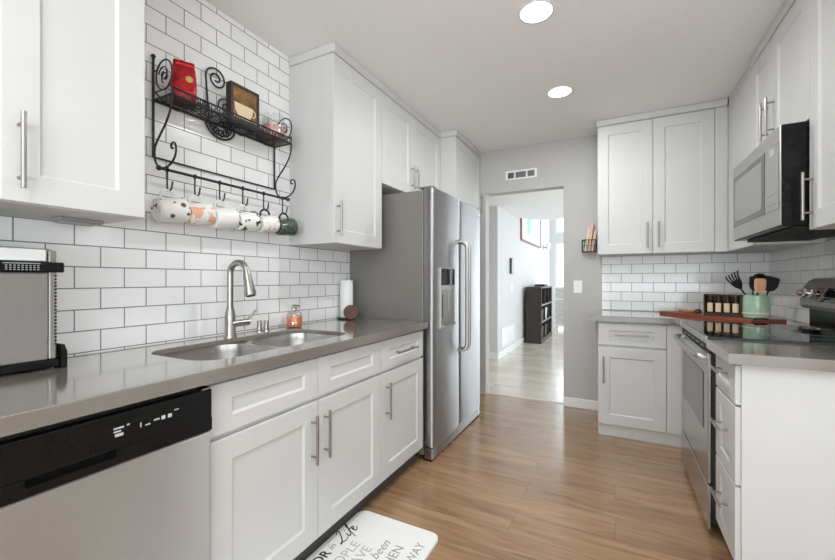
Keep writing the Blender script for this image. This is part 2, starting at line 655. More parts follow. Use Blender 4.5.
mb = MB()
mb.box(-3.1, 3.1, -2.9, 3.94, -0.1, 0)
struct('floor', mb, M['floor'])
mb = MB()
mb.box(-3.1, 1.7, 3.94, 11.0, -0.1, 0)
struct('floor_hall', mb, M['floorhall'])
mb = MB()
mb.box(-1.855, 3.1, -2.9, 3.99, ZC, ZC + 0.1)
struct('ceiling', mb, M['ceil'])
mb = MB()
mb.box(XW - 0.12, XW, -2.9, 3.99, 0, ZC)
struct('wall_left', mb, M['tileL'])
mb = MB()
OX0, OX1, OZ = -1.195, -0.434, 2.08
mb.box(XW, OX0, YF, YF + 0.12, 0, ZC)
mb.box(OX1, XR + 0.12, YF, YF + 0.12, 0, ZC)
mb.box(OX0, OX1, YF, YF + 0.12, OZ, ZC)
struct('wall_far', mb, M['wall'])
mb = MB()
mb.box(XR, XR + 0.12, 1.70, YF, 0, ZC)
mb.box(XR + 0.12, 3.0, 1.70, 1.82, 0, ZC)
struct('wall_right', mb, M['wall'])
# dining side, behind the camera
mb = MB()
mb.box(3.0, 3.12, -2.9, -1.8, 0, ZC)
mb.box(3.0, 3.12, 0.6, 1.82, 0, ZC)
mb.box(3.0, 3.12, -1.8, 0.6, 0, 0.5)
mb.box(3.0, 3.12, -1.8, 0.6, 2.2, ZC)
struct('wall_dining', mb, M['hallwall'])
mb = MB()
mb.box(XW, -0.8, -2.92, -2.8, 0, ZC)
mb.box(2.2, 3.0, -2.92, -2.8, 0, ZC)
mb.box(-0.8, 2.2, -2.92, -2.8, 2.2, ZC)
struct('wall_rear', mb, M['hallwall'])


def window(name, fn, w_, z0, z1, nmull):
    """fn(u, d, z) -> xyz; frame with mullions and a pane"""
    mb = MB()

    def bx(u0, u1, za, zb, d0=-0.03, d1=0.03):
        a, b = Vector(fn(u0, d0, za)), Vector(fn(u1, d1, zb))
        mb.box(min(a.x, b.x), max(a.x, b.x), min(a.y, b.y), max(a.y, b.y), za, zb, 0.004)
    bx(0, 0.06, z0, z1)
    bx(w_ - 0.06, w_, z0, z1)
    bx(0.06, w_ - 0.06, z0, z0 + 0.06)
    bx(0.06, w_ - 0.06, z1 - 0.06, z1)
    for k in range(1, nmull + 1):
        u = w_ * k / (nmull + 1)
        bx(u - 0.03, u + 0.03, z0 + 0.06, z1 - 0.06)
    o = struct(name, mb, M['trim'])
    mb2 = MB()
    a, b = Vector(fn(0.06, -0.004, z0 + 0.06)), Vector(fn(w_ - 0.06, 0.004, z1 - 0.06))
    mb2.box(min(a.x, b.x), max(a.x, b.x), min(a.y, b.y), max(a.y, b.y), a.z, b.z)
    mb2.build('pane', M['pane'], o)
    return o


window('window_1', lambda u, d, z: (-0.8 + u, -2.86 + d, z), 3.0, 0.0, 2.2, 1)
window('window_2', lambda u, d, z: (3.06 + d, -1.8 + u, z), 2.4, 0.5, 2.2, 1)

# hall and living room beyond the opening
mb = MB()
mb.box(-3.1, -1.56, 5.65, 10.9, 0, 4.6)
struct('wall_hall_left', mb, M['hallwall'])
mb = MB()
mb.box(-3.1, -3.0, 3.99, 5.65, 0, 2.5)
mb.box(-3.1, XW - 0.12, 3.87, 3.99, 0, 2.5)
struct('wall_hall_end', mb, M['hallwall'])
mb = MB()
mb.box(1.5, 1.6, 5.7, 6.9, 0, 4.6)
mb.box(1.5, 1.6, 6.9, 10.9, 0, 0.3)
mb.box(1.5, 1.6, 6.9, 10.9, 3.7, 4.6)
mb.box(1.5, 1.6, 10.3, 10.9, 0.3, 3.7)
mb.box(1.5, 1.6, 3.99, 5.7, 2.2, 2.5)
struct('wall_hall_right', mb, M['hallwall'])
window('window_3', lambda u, d, z: (1.55 + d, 6.9 + u, z), 3.4, 0.3, 3.7, 3)
mb = MB()
mb.box(-1.56, -1.42, 10.8, 10.92, 0, 4.6)
mb.box(1.2, 1.6, 10.8, 10.92, 0, 4.6)
mb.box(-1.42, 1.2, 10.8, 10.92, 3.75, 4.6)
mb.box(-1.42, 1.2, 10.8, 10.92, 2.2, 2.42)
struct('wall_living', mb, M['hallwall'])
window('window_4', lambda u, d, z: (-1.42 + u, 10.86 + d, z), 2.62, 0.0, 2.2, 3)
window('window_5', lambda u, d, z: (-1.42 + u, 10.86 + d, z), 2.62, 2.42, 3.75, 3)
mb = MB()
mb.prism([(-3.1, 3.99), (1.6, 3.99), (1.6, 7.6), (-1.23, 7.35), (-1.56, 6.9), (-1.82, 5.66), (-3.1, 5.66)], 0.22,
         lambda u, v, w_: (u, v, 2.30 + w_))
struct('ceiling_hall', mb, M['ceil'])
mb = MB()
mb.box(-1.56, 1.6, 6.9, 10.92, 4.6, 4.7)
struct('ceiling_living', mb, M['ceil'])
mb = MB()
mb.box(-1.55, 1.6, 6.6, 6.72, 2.52, 4.6)
struct('wall_living_upper', mb, M['hallwall'])

mb = MB()
mb.box(OX1, -0.115, YF - 0.013, YF, 0, 0.085, 0.003)
struct('baseboard_far', mb, M['trim'])
mb = MB()
mb.box(-1.56, -1.546, 5.65, 10.8, 0, 0.1, 0.003)
mb.box(-3.0, -1.546, 5.636, 5.65, 0, 0.1, 0.003)
struct('baseboard_hall', mb, M['trim'])
mb = MB()
mb.prism([(3.915, 0), (3.965, 0), (3.955, 0.006), (3.925, 0.006)], OX1 - OX0, lambda u, v, w_: (OX0 + w_, u, v))
struct('trim_1', mb, M['floorhall'])

# tiled backsplashes
mb = MB()
mb.box(-0.105, XR - 0.006, YF - 0.006, YF, 0.919, 1.398)
struct('backsplash_far', mb, M['tileF'])
mb = MB()
mb.box(XR - 0.006, XR, 1.80, YF - 0.006, 0.919, 1.42)
struct('backsplash_right', mb, M['tileR'])

# ------------------------------------------------------------------ cabinets
CT = 0.918       # counter top height
CB = 0.878       # its underside


def crown(parent, pts_fn):
    pass


def carcass(parent, x0, x1, y0, y1, z0, z1, name='body'):
    mb = MB()
    mb.box(x0, x1, y0, y1, z0, z1, 0.001)
    return mb.build(name, M['white'], parent)


def door_on(parent, face, U, N, w_, h, name='door', rail=0.076):
    """face: lower corner on the carcass front"""
    mb = MB()
    mb.shaker(face, U, N, w_, h, rail=rail)
    return mb.build(name, M['white'], parent)


def crown_part(parent, x0, x1, y0, y1, sides):
    """stepped top moulding round the given sides of a box footprint"""
    mb = MB()
    for (o, za, zb) in ((0.010, 2.4665, 2.519),):
        a0 = x0 - (o if 'W' in sides else 0)
        a1 = x1 + (o if 'E' in sides else 0)
        b0 = y0 - (o if 'S' in sides else 0)
        b1 = y1 + (o if 'N' in sides else 0)
        mb.box(a0, a1, b0, b1, za, zb, 0.006)
    return mb.build('crown', M['white'], parent)


UX = -1.40       # left upper door faces
D = 0.019
G = 0.0015
XF = UX - D      # carcass front
TOPZ = 2.465

# near upper cabinet on the left
c = thing('wall_cabinet', 'white upper cabinet above the toaster oven and dishwasher', 'cabinet', (-1.57, 0.35, 1.395))
carcass(c, XW + 0.001, XF, -0.02, 0.728, 1.395, TOPZ)
d = door_on(c, (XF, 0.386, 1.397), (0, 1, 0), (1, 0, 0), 0.341, TOPZ - 1.399)
bar_handle(d, (UX, 0.420, 1.53), (0, 0, 1), (1, 0, 0), 0.2)
d = door_on(c, (XF, -0.018, 1.397), (0, 1, 0), (1, 0, 0), 0.401, TOPZ - 1.399)
bar_handle(d, (UX, 0.01, 1.53), (0, 0, 1), (1, 0, 0), 0.2)
crown_part(c, XW + 0.001, UX, -0.02, 0.728, 'EN')

t = thing('cabinet_light', 'small brownish light fixture under the near left upper cabinet', 'light fixture', (-1.62, 0.63, 1.395))
mb = MB()
mb.box(-1.66, -1.58, 0.57, 0.69, 1.383, 1.3945, 0.003)
mb.build('housing', M['greyink'], t)
mb = MB()
mb.box(-1.65, -1.59, 0.58, 0.68, 1.379, 1.3825, 0.001)
mb.build('lens', M['palegreyink'], t)

# tall upper cabinet beside the fridge
c = thing('wall_cabinet', 'tall white upper cabinet over the counter between hanging mugs and fridge', 'cabinet', (-1.57, 1.95, 1.398))
carcass(c, XW + 0.001, XF, 1.695, 2.198, 1.398, TOPZ)
d = door_on(c, (XF, 1.697, 1.400), (0, 1, 0), (1, 0, 0), 0.499, TOPZ - 1.402)
bar_handle(d, (UX, 1.727, 1.538), (0, 0, 1), (1, 0, 0), 0.2)
crown_part(c, XW + 0.001, UX, 1.695, 2.198, 'ES')

# over the fridge
c = thing('wall_cabinet', 'short white two-door cabinet above the stainless fridge', 'cabinet', (-1.57, 2.68, 1.845))
carcass(c, XW + 0.001, XF, 2.2, 3.168, 1.845, TOPZ)
d = door_on(c, (XF, 2.203, 1.847), (0, 1, 0), (1, 0, 0), 0.445, TOPZ - 1.849)
bar_handle(d, (UX, 2.614, 1.985), (0, 0, 1), (1, 0, 0), 0.19)
d = door_on(c, (XF, 2.651, 1.847), (0, 1, 0), (1, 0, 0), 0.515, TOPZ - 1.849)
bar_handle(d, (UX, 2.685, 1.985), (0, 0, 1), (1, 0, 0), 0.19)
crown_part(c, XW + 0.001, UX, 2.2, 3.168, 'E')

# tall cabinet past the fridge
c = thing('wall_cabinet', 'deep white upper cabinet between the fridge and the grey doorway wall', 'cabinet', (-1.5, 3.52, 1.85))
TX = -1.25
carcass(c, XW + 0.001, TX - D, 3.172, YF - 0.001, 1.85, TOPZ)
d = door_on(c, (TX - D, 3.174, 1.852), (0, 1, 0), (1, 0, 0), 0.692, TOPZ - 1.854)
bar_handle(d, (TX, 3.84, 1.98), (0, 0, 1), (1, 0, 0), 0.19)
crown_part(c, XW + 0.001, TX, 3.172, YF - 0.001, 'ES')

# left base run
BX = -1.11       # base door faces
BF = BX - D
DT, DB = 0.862, 0.699      # drawer front top / bottom
PT, PB = 0.684, 0.104      # door top / bottom


def base_body(parent, y0, y1):
    """open box so the sink bowls can hang inside"""
    mb = MB()
    t = 0.016
    mb.box(XW + 0.001, BF, y0, y0 + t, 0.1, CB - 0.001)
    mb.box(XW + 0.001, BF, y1 - t, y1, 0.1, CB - 0.001)
    mb.box(XW + 0.001, BF, y0 + t, y1 - t, 0.1, 0.1 + t)
    mb.box(XW + 0.001, XW + 0.012, y0 + t, y1 - t, 0.1 + t, CB - 0.001)
    mb.box(BF - 0.02, BF, y0 + t, y1 - t, CB - 0.045, CB - 0.001)
    mb.box(BF - 0.02, BF, y0 + t, y1 - t, 0.67, 0.71)
    mb.build('body', M['white'], parent)
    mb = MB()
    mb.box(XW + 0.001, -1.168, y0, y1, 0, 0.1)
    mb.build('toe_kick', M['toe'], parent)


c = thing('base_cabinet', 'white double-door sink cabinet with two false drawer fronts', 'cabinet', (-1.42, 1.245, 0))
base_body(c, 0.757, 1.735)
for y0, wd, hy in ((0.760, 0.484, 1.205), (1.248, 0.484, 1.283)):
    d = door_on(c, (BF, y0, PB), (0, 1, 0), (1, 0, 0), wd, PT - PB)
    bar_handle(d, (BX, hy, 0.535), (0, 0, 1), (1, 0, 0), 0.2)
    door_on(c, (BF, y0, DB), (0, 1, 0), (1, 0, 0), wd, DT - DB, 'false_front', 0.052)
c = thing('base_cabinet', 'white base cabinet with one drawer over one door, next to the fridge', 'cabinet', (-1.42, 1.985, 0))
base_body(c, 1.737, 2.238)
d = door_on(c, (BF, 1.739, PB), (0, 1, 0), (1, 0, 0), 0.497, PT - PB)
bar_handle(d, (BX, 1.782, 0.535), (0, 0, 1), (1, 0, 0), 0.2)
d = door_on(c, (BF, 1.739, DB), (0, 1, 0), (1, 0, 0), 0.497, DT - DB, 'drawer', 0.052)
bar_handle(d, (BX, 1.985, 0.78), (0, 1, 0), (1, 0, 0), 0.24)

# unseen base unit left of the dishwasher carries the counter
c = thing('base_cabinet', 'white base cabinet at the near end of the sink counter, before the dishwasher', 'cabinet', (-1.42, -0.15, 0))
base_body(c, -0.45, 0.14)
door_on(c, (BF, -0.448, PB), (0, 1, 0), (1, 0, 0), 0.586, DT - PB)


def slab_mesh(outer, hole, z0, z1):
    """counter slab; outer and hole are 2D loops"""
    bm = bmesh.new()
    edges = []
    for loop in (outer, hole):
        if not loop:
            continue
        v = [bm.verts.new((x, y, z1)) for x, y in loop]
        edges += [bm.edges.new((v[i], v[(i + 1) % len(v)])) for i in range(len(v))]
    bmesh.ops.triangle_fill(bm, use_beauty=True, use_dissolve=False, edges=edges)
    r = bmesh.ops.extrude_face_region(bm, geom=bm.faces[:])
    vs_ = [e for e in r['geom'] if isinstance(e, bmesh.types.BMVert)]
    bmesh.ops.translate(bm, vec=(0, 0, z0 - z1), verts=vs_)
    bmesh.ops.recalc_face_normals(bm, faces=bm.faces[:])
    be = [e for e in bm.edges if len(e.link_faces) == 2 and e.calc_face_angle(0) > 1.2 and all(abs(v.co.z - CT) < 1e-5 for v in e.verts)]
    if be:
        bmesh.ops.bevel(bm, geom=be, offset=0.003, segments=2, affect='EDGES', profile=0.5)
    return bm


def slab_with_hole(outer, hole, z0, z1, name, m, origin, lower=None):
    mb = MB()
    mb.merge(slab_mesh(outer, hole, (z0 + z1) / 2 if lower else z0, z1))
    if lower:
        mb.merge(slab_mesh(outer, lower, z0, (z0 + z1) / 2))
    return mb.build(name, m, None, origin)


SX0, SX1, SY0, SY1 = -1.585, -1.195, 0.805, 1.605
SR = (CB + CT) / 2 - 0.0015     # sink rim height
hole = rrect(SX0, SX1, SY0, SY1, 0.10, 8)
o = slab_with_hole([(XW + 0.001, -0.45), (-1.082, -0.45), (-1.082, 2.252), (XW + 0.001, 2.252)], hole, CB, CT, 'countertop', M['quartz'], (-1.4, 0.9, CB),
                   rrect(SX0 - 0.03, SX1 + 0.03, SY0 - 0.03, SY1 + 0.03, 0.12, 8))
tag(o, 'long grey-brown quartz countertop with the sink cut into it', 'countertop')

# sink
s = thing('kitchen_sink', 'undermount double-bowl stainless sink in the left counter', 'sink', (-1.39, 1.21, 0.69))


def bowl(y0, y1):
    rings = []
    x0, x1 = SX0 - 0.004, SX1 + 0.004
    for (ins, z, r) in ((0.0, SR, 0.10), (0.004, SR - 0.03, 0.10), (0.012, 0.74, 0.095), (0.03, 0.712, 0.085), (0.06, 0.70, 0.07)):
        rings.append([(x, y, z) for x, y in rrect(x0 + ins, x1 - ins, y0 + ins, y1 - ins, r, 8)])
    mb = MB()
    mb.loft(rings, cap0=False, cap1=True)
    o = mb.build('bowl', M['sink'], s)
    cx, cy = (x0 + x1) / 2, (y0 + y1) / 2
    mb = MB()
    mb.lathe([(0, 0.7005), (0.035, 0.7005), (0.045, 0.704), (0.047, 0.7005)], (cx, cy, 0), n=24)
    mb.build('drain', M['chrome'], o)


YM = 1.205
bowl(SY0 - 0.004, YM - 0.008)
bowl(YM + 0.008, SY1 + 0.004)
mb = MB()
# flange between and around the bowls just under the slab
outer = rrect(SX0 - 0.02, SX1 + 0.02, SY0 - 0.02, SY1 + 0.02, 0.11, 8)
bmf = bmesh.new()
ed = []
for loop in (outer, rrect(SX0 - 0.004, SX1 + 0.004, SY0 - 0.004, YM - 0.008, 0.10, 8), rrect(SX0 - 0.004, SX1 + 0.004, YM + 0.008, SY1 + 0.004, 0.10, 8)):
    v = [bmf.verts.new((x, y, SR)) for x, y in loop]
    ed += [bmf.edges.new((v[i], v[(i + 1) % len(v)])) for i in range(len(v))]
bmesh.ops.triangle_fill(bmf, use_beauty=True, use_dissolve=False, edges=ed)
mb.bm.free()
mb.bm = bmf
mb.build('flange', M['sink'], s)

# faucet
FX, FY = -1.635, 1.222
f = thing('kitchen_faucet', 'brushed nickel pull-down gooseneck faucet behind the sink', 'faucet', (FX, FY, CT))
mb = MB()
mb.lathe([(0, 0), (0.029, 0), (0.029, 0.006), (0.0245, 0.012), (0.024, 0.10), (0.020, 0.125), (0.0135, 0.15), (0, 0.15)], (FX, FY, CT), n=24)
mb.build('body', M['nickel'], f)
mb = MB()
dirx, diry = 0.99, 0.1
path = [(FX, FY, CT + 0.14), (FX, FY, CT + 0.2), (FX, FY, CT + 0.285)]
R = 0.052
for k in range(1, 17):
    a = PI - (PI - 0.12) * k / 16
    u = R + R * math.cos(a)
    path.append((FX + dirx * u, FY + diry * u, CT + 0.302 + R * math.sin(a)))
e0, e1 = Vector(path[-2]), Vector(path[-1])
dd = (e1 - e0).normalized()
mb.tube(path, 0.0145, n=16)
mb.build('spout', M['nickel'], f)
mb = MB()
mb.tube([e1 - dd * 0.005, e1 + dd * 0.012, e1 + dd * 0.07, e1 + dd * 0.105, e1 + dd * 0.112], [0.015, 0.018, 0.022, 0.0265, 0.024], n=20)
hd = mb.build('spray_head', M['nickel'], f)
mb = MB()
mb.tube([e1 + dd * 0.1125, e1 + dd * 0.116], [0.020, 0.019], n=20)
mb.build('nozzle', M['blackmat'], hd)
mb = MB()
mb.cyl((FX + 0.01, FY, CT + 0.062), (FX + 0.025, FY + 0.085, CT + 0.066), 0.0165, n=18)
mb.tube([(FX + 0.02, FY + 0.078, CT + 0.07), (FX + 0.03, FY + 0.105, CT + 0.105), (FX + 0.035, FY + 0.118, CT + 0.122)], [0.007, 0.0055, 0.005], n=10)
mb.build('lever', M['nickel'], f)

for i, (x, y, h, lab) in enumerate(((-1.668, 1.42, 0.058, 'squat steel deck cap behind the sink, nearer the faucet'), (-1.668, 1.465, 0.056, 'squat steel deck cap behind the sink, nearer the soap bottle'))):
    t = thing('deck_cap', lab, 'sink fitting', (x, y, CT))
    mb = MB()
    mb.lathe([(0, 0), (0.017, 0), (0.017, 0.004), (0.013, 0.007), (0.013, h - 0.004), (0.010, h), (0, h)], (x, y, CT), n=18)
    mb.build('cap', M['nickel'], t)
    mb = MB()
    mb.cyl((x, y, CT - 0.0), (x, y, CT + 0.003), 0.0185, n=18)
    mb.build('base_ring', M['chrome'], t)

# ------------------------------------------------------------------ dishwasher
dwx = -1.088
c = thing('dishwasher', 'stainless dishwasher with black control panel under the left counter', 'dishwasher', (-1.4, 0.447, 0))
mb = MB()
mb.box(-1.70, -1.118, 0.146, 0.75, 0.02, 0.866, 0.002)
mb.build('tub', M['blackmat'], c)
mb = MB()
mb.box(-1.117, dwx, 0.148, 0.75, 0.11, 0.735, 0.006, 2)
mb.build('door', M['steel_v'], c)
mb = MB()
# panel with a slim pocket handle along its lower edge
HY0, HY1 = 0.335, 0.500
mb.box(-1.117, dwx + 0.002, 0.148, 0.75, 0.776, 0.861, 0.003, 2)
mb.box(-1.117, dwx + 0.002, 0.148, HY0, 0.738, 0.7762)
mb.box(-1.117, dwx + 0.002, HY1, 0.75, 0.738, 0.7762)
mb.box(-1.117, dwx + 0.002, HY0, HY1, 0.738, 0.756)
mb.box(-1.117, dwx - 0.022, HY0, HY1, 0.756, 0.7762)
pnl = mb.build('control_panel', M['black'], c)
ii = [(0.493, 0.826, 0.022, 0.004), (0.493, 0.818, 0.016, 0.004), (0.496, 0.809, 0.018, 0.007), (0.522, 0.828, 0.006, 0.004)]
ii += [(0.552, 0.817, 0.003, 0.012), (0.564, 0.813, 0.012, 0.003), (0.585, 0.819, 0.014, 0.004), (0.604, 0.819, 0.010, 0.010), (0.621, 0.819, 0.010, 0.010), (0.638, 0.830, 0.012, 0.003)]
for (y, z, wd, hh) in ii:
    mb = MB()
    mb.box(dwx + 0.0021, dwx + 0.0027, y, y + wd, z - hh / 2, z + hh / 2)
    mb.build('panel_icon', M['icon'], pnl)
mb = MB()
mb.box(-1.70, -1.165, 0.15, 0.748, 0.0, 0.10)
mb.build('toe_panel', M['blackmat'], c)
mb = MB()
mb.box(-1.117, dwx, 0.72, 0.748, 0.8625, 0.8655)
mb.build('latch_strip', M['steel'], c)

# ------------------------------------------------------------------ fridge
FX1 = -1.04
FY0, FY1 = 2.272, 3.255
c = thing('refrigerator', 'stainless side-by-side fridge with grey sides and ice dispenser', 'refrigerator', (-1.4, 2.73, 0))
mb = MB()
mb.box(-1.72, -1.125, FY0, FY1, 0.03, 1.785, 0.006, 2)
mb.build('cabinet_body', M['fridgeside'], c)


def fridge_door(y0, y1):
    """slightly crowned door with rounded vertical edges"""
    pts = [(-1.118, y0 + 0.002)]
    n = 14
    r = 0.022
    for k in range(7):
        a = PI - PI / 2 * k / 6
        pts.append((-1.062 + r * math.sin(a - PI / 2) if False else FX1 - 0.012 - r + r * math.sin(PI / 2 * k / 6), y0 + r - r * math.cos(PI / 2 * k / 6)))
    for k in range(1, n):
        t = k / n
        yy = y0 + r + (y1 - y0 - 2 * r) * t
        pts.append((FX1 - 0.012 + 0.006 * math.sin(PI * t), yy))
    for k in range(7):
        a = PI / 2 * k / 6
        pts.append((FX1 - 0.012 - r + r * math.cos(a), y1 - r + r * math.sin(a)))
    pts.append((-1.118, y1 - 0.002))
    mb = MB()
    mb.prism(pts, 1.795 - 0.095, lambda u, v, w_: (u, v, 0.095 + w_), smooth=True)
    for f_ in mb.bm.faces:
        if abs(f_.normal.z) > 0.9:
            f_.smooth = False
    return mb.build('door', M['fridge_steel'], c)


dl = fridge_door(FY0 - 0.004, 2.738)
dr = fridge_door(2.746, FY1)
for dpar, y in ((dl, 2.712), (dr, 2.768)):
    mb = MB()
    z0, z1 = 0.665, 1.475
    p = [(FX1 - 0.012, y, z0)] + bez((FX1, y, z0), (FX1 + 0.05, y, z0), (FX1 + 0.058, y, z0 + 0.02), (FX1 + 0.06, y, z0 + 0.07), 8) + \
        bez((FX1 + 0.06, y, z1 - 0.07), (FX1 + 0.058, y, z1 - 0.02), (FX1 + 0.05, y, z1), (FX1, y, z1), 8) + [(FX1 - 0.012, y, z1)]
    mb.tube(p, 0.0135, n=14)
    mb.build('handle', M['steel'], dpar)
mb = MB()
mb.box(FX1 - 0.012, FX1 + 0.003, 2.36, 2.612, 0.86, 1.275, 0.004, 2)
disp = mb.build('dispenser', M['steel'], dl)
disp_y = (2.40, 2.57)
mb = MB()
mb.box(FX1 + 0.0031, FX1 + 0.005, 2.368, 2.604, 1.155, 1.268, 0.001)
mb.build('dispenser_display', M['blackglass'], c)
mb = MB()
mb.box(FX1 + 0.0031, FX1 + 0.0036, 2.37, 2.602, 0.885, 1.125)
mb.box(FX1 + 0.0031, FX1 + 0.02, 2.375, 2.597, 0.87, 0.885, 0.002)
mb.box(FX1 + 0.0036, FX1 + 0.012, 2.47, 2.50, 0.98, 1.12, 0.002)
mb.build('dispenser_recess', M['nickel'], c)
mb = MB()
mb.box(FX1 + 0.0037, FX1 + 0.0045, 2.378, 2.392, 0.93, 1.09)
mb.build('dispenser_slot', M['blackmat'], c)
mb = MB()
mb.box(-1.118, -1.06, FY0, FY1, 0.012, 0.085, 0.004)
for k in range(3):
    mb.box(-1.062, -1.056, FY0 + 0.05, FY1 - 0.05, 0.025 + k * 0.018, 0.033 + k * 0.018)
mb.build('base_grille', M['steel'], c)
for x0, x1 in ((-1.13, -1.065), (-1.70, -1.64)):
    for y0 in (FY0 + 0.002, FY1 - 0.05):
        mb = MB()
        mb.box(x0, x1, y0, y0 + 0.048, 0.0, 0.0295 if x0 < -1.2 else 0.0115)
        mb.build('foot', M['blackmat'], c)
for y0 in (FY0 + 0.01, FY1 - 0.06):
    mb = MB()
    mb.box(-1.16, -1.06, y0, y0 + 0.05, 1.796, 1.81, 0.003)
    mb.build('hinge_cover', M['fridgeside'], c)
mb = MB()
mb.box(FX1 - 0.004, FX1 + 0.0005, 3.13, 3.19, 1.725, 1.74, 0.001)
mb.build('badge', M['chrome'], dr)

# ------------------------------------------------------------------ far run (facing the camera)
FUY = 3.54       # far upper door faces
c = thing('wall_cabinet', 'white two-door upper cabinet on the far wall beside the wire basket', 'cabinet', (0.3, 3.7, 1.40))
carcass(c, -0.13, 0.7355, FUY + D, YF - 0.001, 1.40, TOPZ)
mb = MB()
mb.box(0.66, 0.7355, FUY + 0.002, FUY + D - 0.0005, 1.40, TOPZ, 0.001)
mb.build('filler', M['white'], c)
for x0, x1, hx in ((-0.128, 0.264, 0.228), (0.267, 0.657, 0.303)):
    d = door_on(c, (x1, FUY + D, 1.402), (-1, 0, 0), (0, -1, 0), x1 - x0, TOPZ - 1.404)
    bar_handle(d, (hx, FUY, 1.545), (0, 0, 1), (0, -1, 0), 0.2)
crown_part(c, -0.13, 0.7355, FUY, YF - 0.001, 'SW')

FBY = 3.262      # far base door faces
c = thing('base_cabinet', 'white base cabinet with drawer and door below the cutting board', 'cabinet', (0.15, 3.57, 0))
mb = MB()
mb.box(-0.117, 1.055, FBY + D, YF - 0.001, 0.1, CB - 0.001, 0.001)
mb.build('body', M['white'], c)
mb = MB()
mb.box(-0.115, 1.05, FBY + 0.025, YF - 0.001, 0, 0.0995)
mb.build('toe_kick', M['white'], c)
mb = MB()
mb.box(0.331, 0.425, FBY + 0.001, FBY + D - 0.0005, 0.092, DT, 0.001)
mb.build('filler', M['white'], c)
d = door_on(c, (0.328, FBY + D, 0.092), (-1, 0, 0), (0, -1, 0), 0.443, 0.588)
bar_handle(d, (-0.077, FBY, 0.51), (0, 0, 1), (0, -1, 0), 0.2)
d = door_on(c, (0.328, FBY + D, 0.696), (-1, 0, 0), (0, -1, 0), 0.443, DT - 0.696, 'drawer', 0.052)
bar_handle(d, (0.107, FBY, 0.783), (1, 0, 0), (0, -1, 0), 0.22)

o = slab_with_hole([(-0.165, 3.232), (0.395, 3.232), (0.395, 3.002), (XR - 0.007, 3.002), (XR - 0.007, YF - 0.007), (-0.165, YF - 0.007)], None, CB, CT, 'countertop', M['quartz'], (0.3, 3.5, CB))
tag(o, 'grey-brown quartz corner countertop under the cutting board', 'countertop')

# corner base filler on the right wall side, behind the range's far edge
c = thing('base_cabinet', 'narrow white filler unit between the range and the far corner', 'cabinet', (0.75, 3.14, 0))
carcass(c, 0.43, XR - 0.007, 3.006, FBY + D - 0.001, 0.0, CB - 0.001)

# ------------------------------------------------------------------ right run: drawers at the near end
RX = 0.41
c = thing('drawer_cabinet', 'white three-drawer base unit with a plain end panel, nearest on the right', 'cabinet', (0.74, 2.02, 0))
mb = MB()
mb.box(RX + D, XR - 0.002, 1.878, 2.192, 0.1, CB - 0.001, 0.001)
mb.build('body', M['white'], c)
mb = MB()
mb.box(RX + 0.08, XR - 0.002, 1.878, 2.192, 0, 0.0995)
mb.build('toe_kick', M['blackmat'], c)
mb = MB()
mb.box(RX + D - 0.002, XR - 0.002, 1.858, 1.8775, 0.0, CB - 0.001, 0.0015)
mb.build('end_panel', M['white'], c)
for z0, z1 in ((0.712, DT), (0.405, 0.703), (0.10, 0.396)):
    d = door_on(c, (RX + D - 0.0005, 2.186, z0), (0, -1, 0), (-1, 0, 0), 0.318, z1 - z0, 'drawer', 0.052)
    bar_handle(d, (RX, 2.03, (z0 + z1) / 2 + 0.02), (0, 1, 0), (-1, 0, 0), 0.16)
o = slab_with_hole([(0.376, 1.80), (XR - 0.007, 1.80), (XR - 0.007, 2.196), (0.376, 2.196)], None, CB, CT, 'countertop', M['quartz'], (0.7, 2.0, CB))
tag(o, 'short grey-brown quartz countertop on the near side of the range', 'countertop')

# ------------------------------------------------------------------ range
GY0, GY1 = 2.20, 2.998
c = thing('range', 'freestanding stainless range with black glass cooktop and knob backguard', 'range', (0.72, 2.6, 0))
mb = MB()
mb.box(0.3985, XR - 0.012, GY0, GY1, 0.06, 0.905, 0.002)
mb.box(0.47, XR - 0.012, GY0 + 0.02, GY1 - 0.02, 0.0, 0.06)
mb.build('body', M['blackmat'], c)
mb = MB()
mb.box(0.383, 0.98, GY0 + 0.001, GY1 - 0.001, 0.9055, 0.928, 0.004, 2)
ck = mb.build('cooktop', M['blackglass'], c)
for (x, y, r) in ((0.55, 2.40, 0.1), (0.55, 2.80, 0.085), (0.82, 2.40, 0.08), (0.82, 2.80, 0.1)):
    mb = MB()
    mb.lathe([(r, 0.9282), (r + 0.003, 0.9284), (r + 0.003, 0.9282)], (x, y, 0), n=40)
    mb.build('burner_ring', M['greyink'], ck)
mb = MB()
mb.box(0.372, 0.3825, GY0 + 0.001, GY1 - 0.001, 0.895, 0.926, 0.004, 2)
mb.build('front_trim', M['steel'], c)
mb = MB()
mb.box(0.388, 0.398, GY0 + 0.001, GY1 - 0.001, 0.853, 0.895)
vt = mb.build('vent_strip', M['blackmat'], c)
for k in range(5):
    y = GY0 + 0.12 + k * 0.125
    mb = MB()
    mb.box(0.3855, 0.3875, y, y + 0.07, 0.862, 0.872, 0.0005)
    mb.build('vent_slot', M['nickel'], vt)
mb = MB()
mb.box(0.383, 0.398, GY0 + 0.003, GY1 - 0.003, 0.245, 0.85, 0.004, 2)
od = mb.build('oven_door', M['range_steel'], c)
mb = MB()
mb.box(0.3805, 0.3829, GY0 + 0.10, GY1 - 0.10, 0.47, 0.745, 0.001)
mb.build('oven_window', M['darkglass'], od)
mb = MB()
ya, yb = GY0 + 0.035, GY1 - 0.035
hz = 0.828
p = [(0.384, ya, hz)] + bez((0.37, ya, hz), (0.352, ya, hz), (0.347, ya + 0.015, hz), (0.344, ya + 0.06, hz), 6)
p += [(0.344 - 0.010 * math.sin(PI * k / 10), ya + 0.06 + (yb - ya - 0.12) * k / 10, hz) for k in range(1, 10)]
p += bez((0.344, yb - 0.06, hz), (0.347, yb - 0.015, hz), (0.352, yb, hz), (0.37, yb, hz), 6) + [(0.384, yb, hz)]
mb.tube(p, 0.013, n=14)
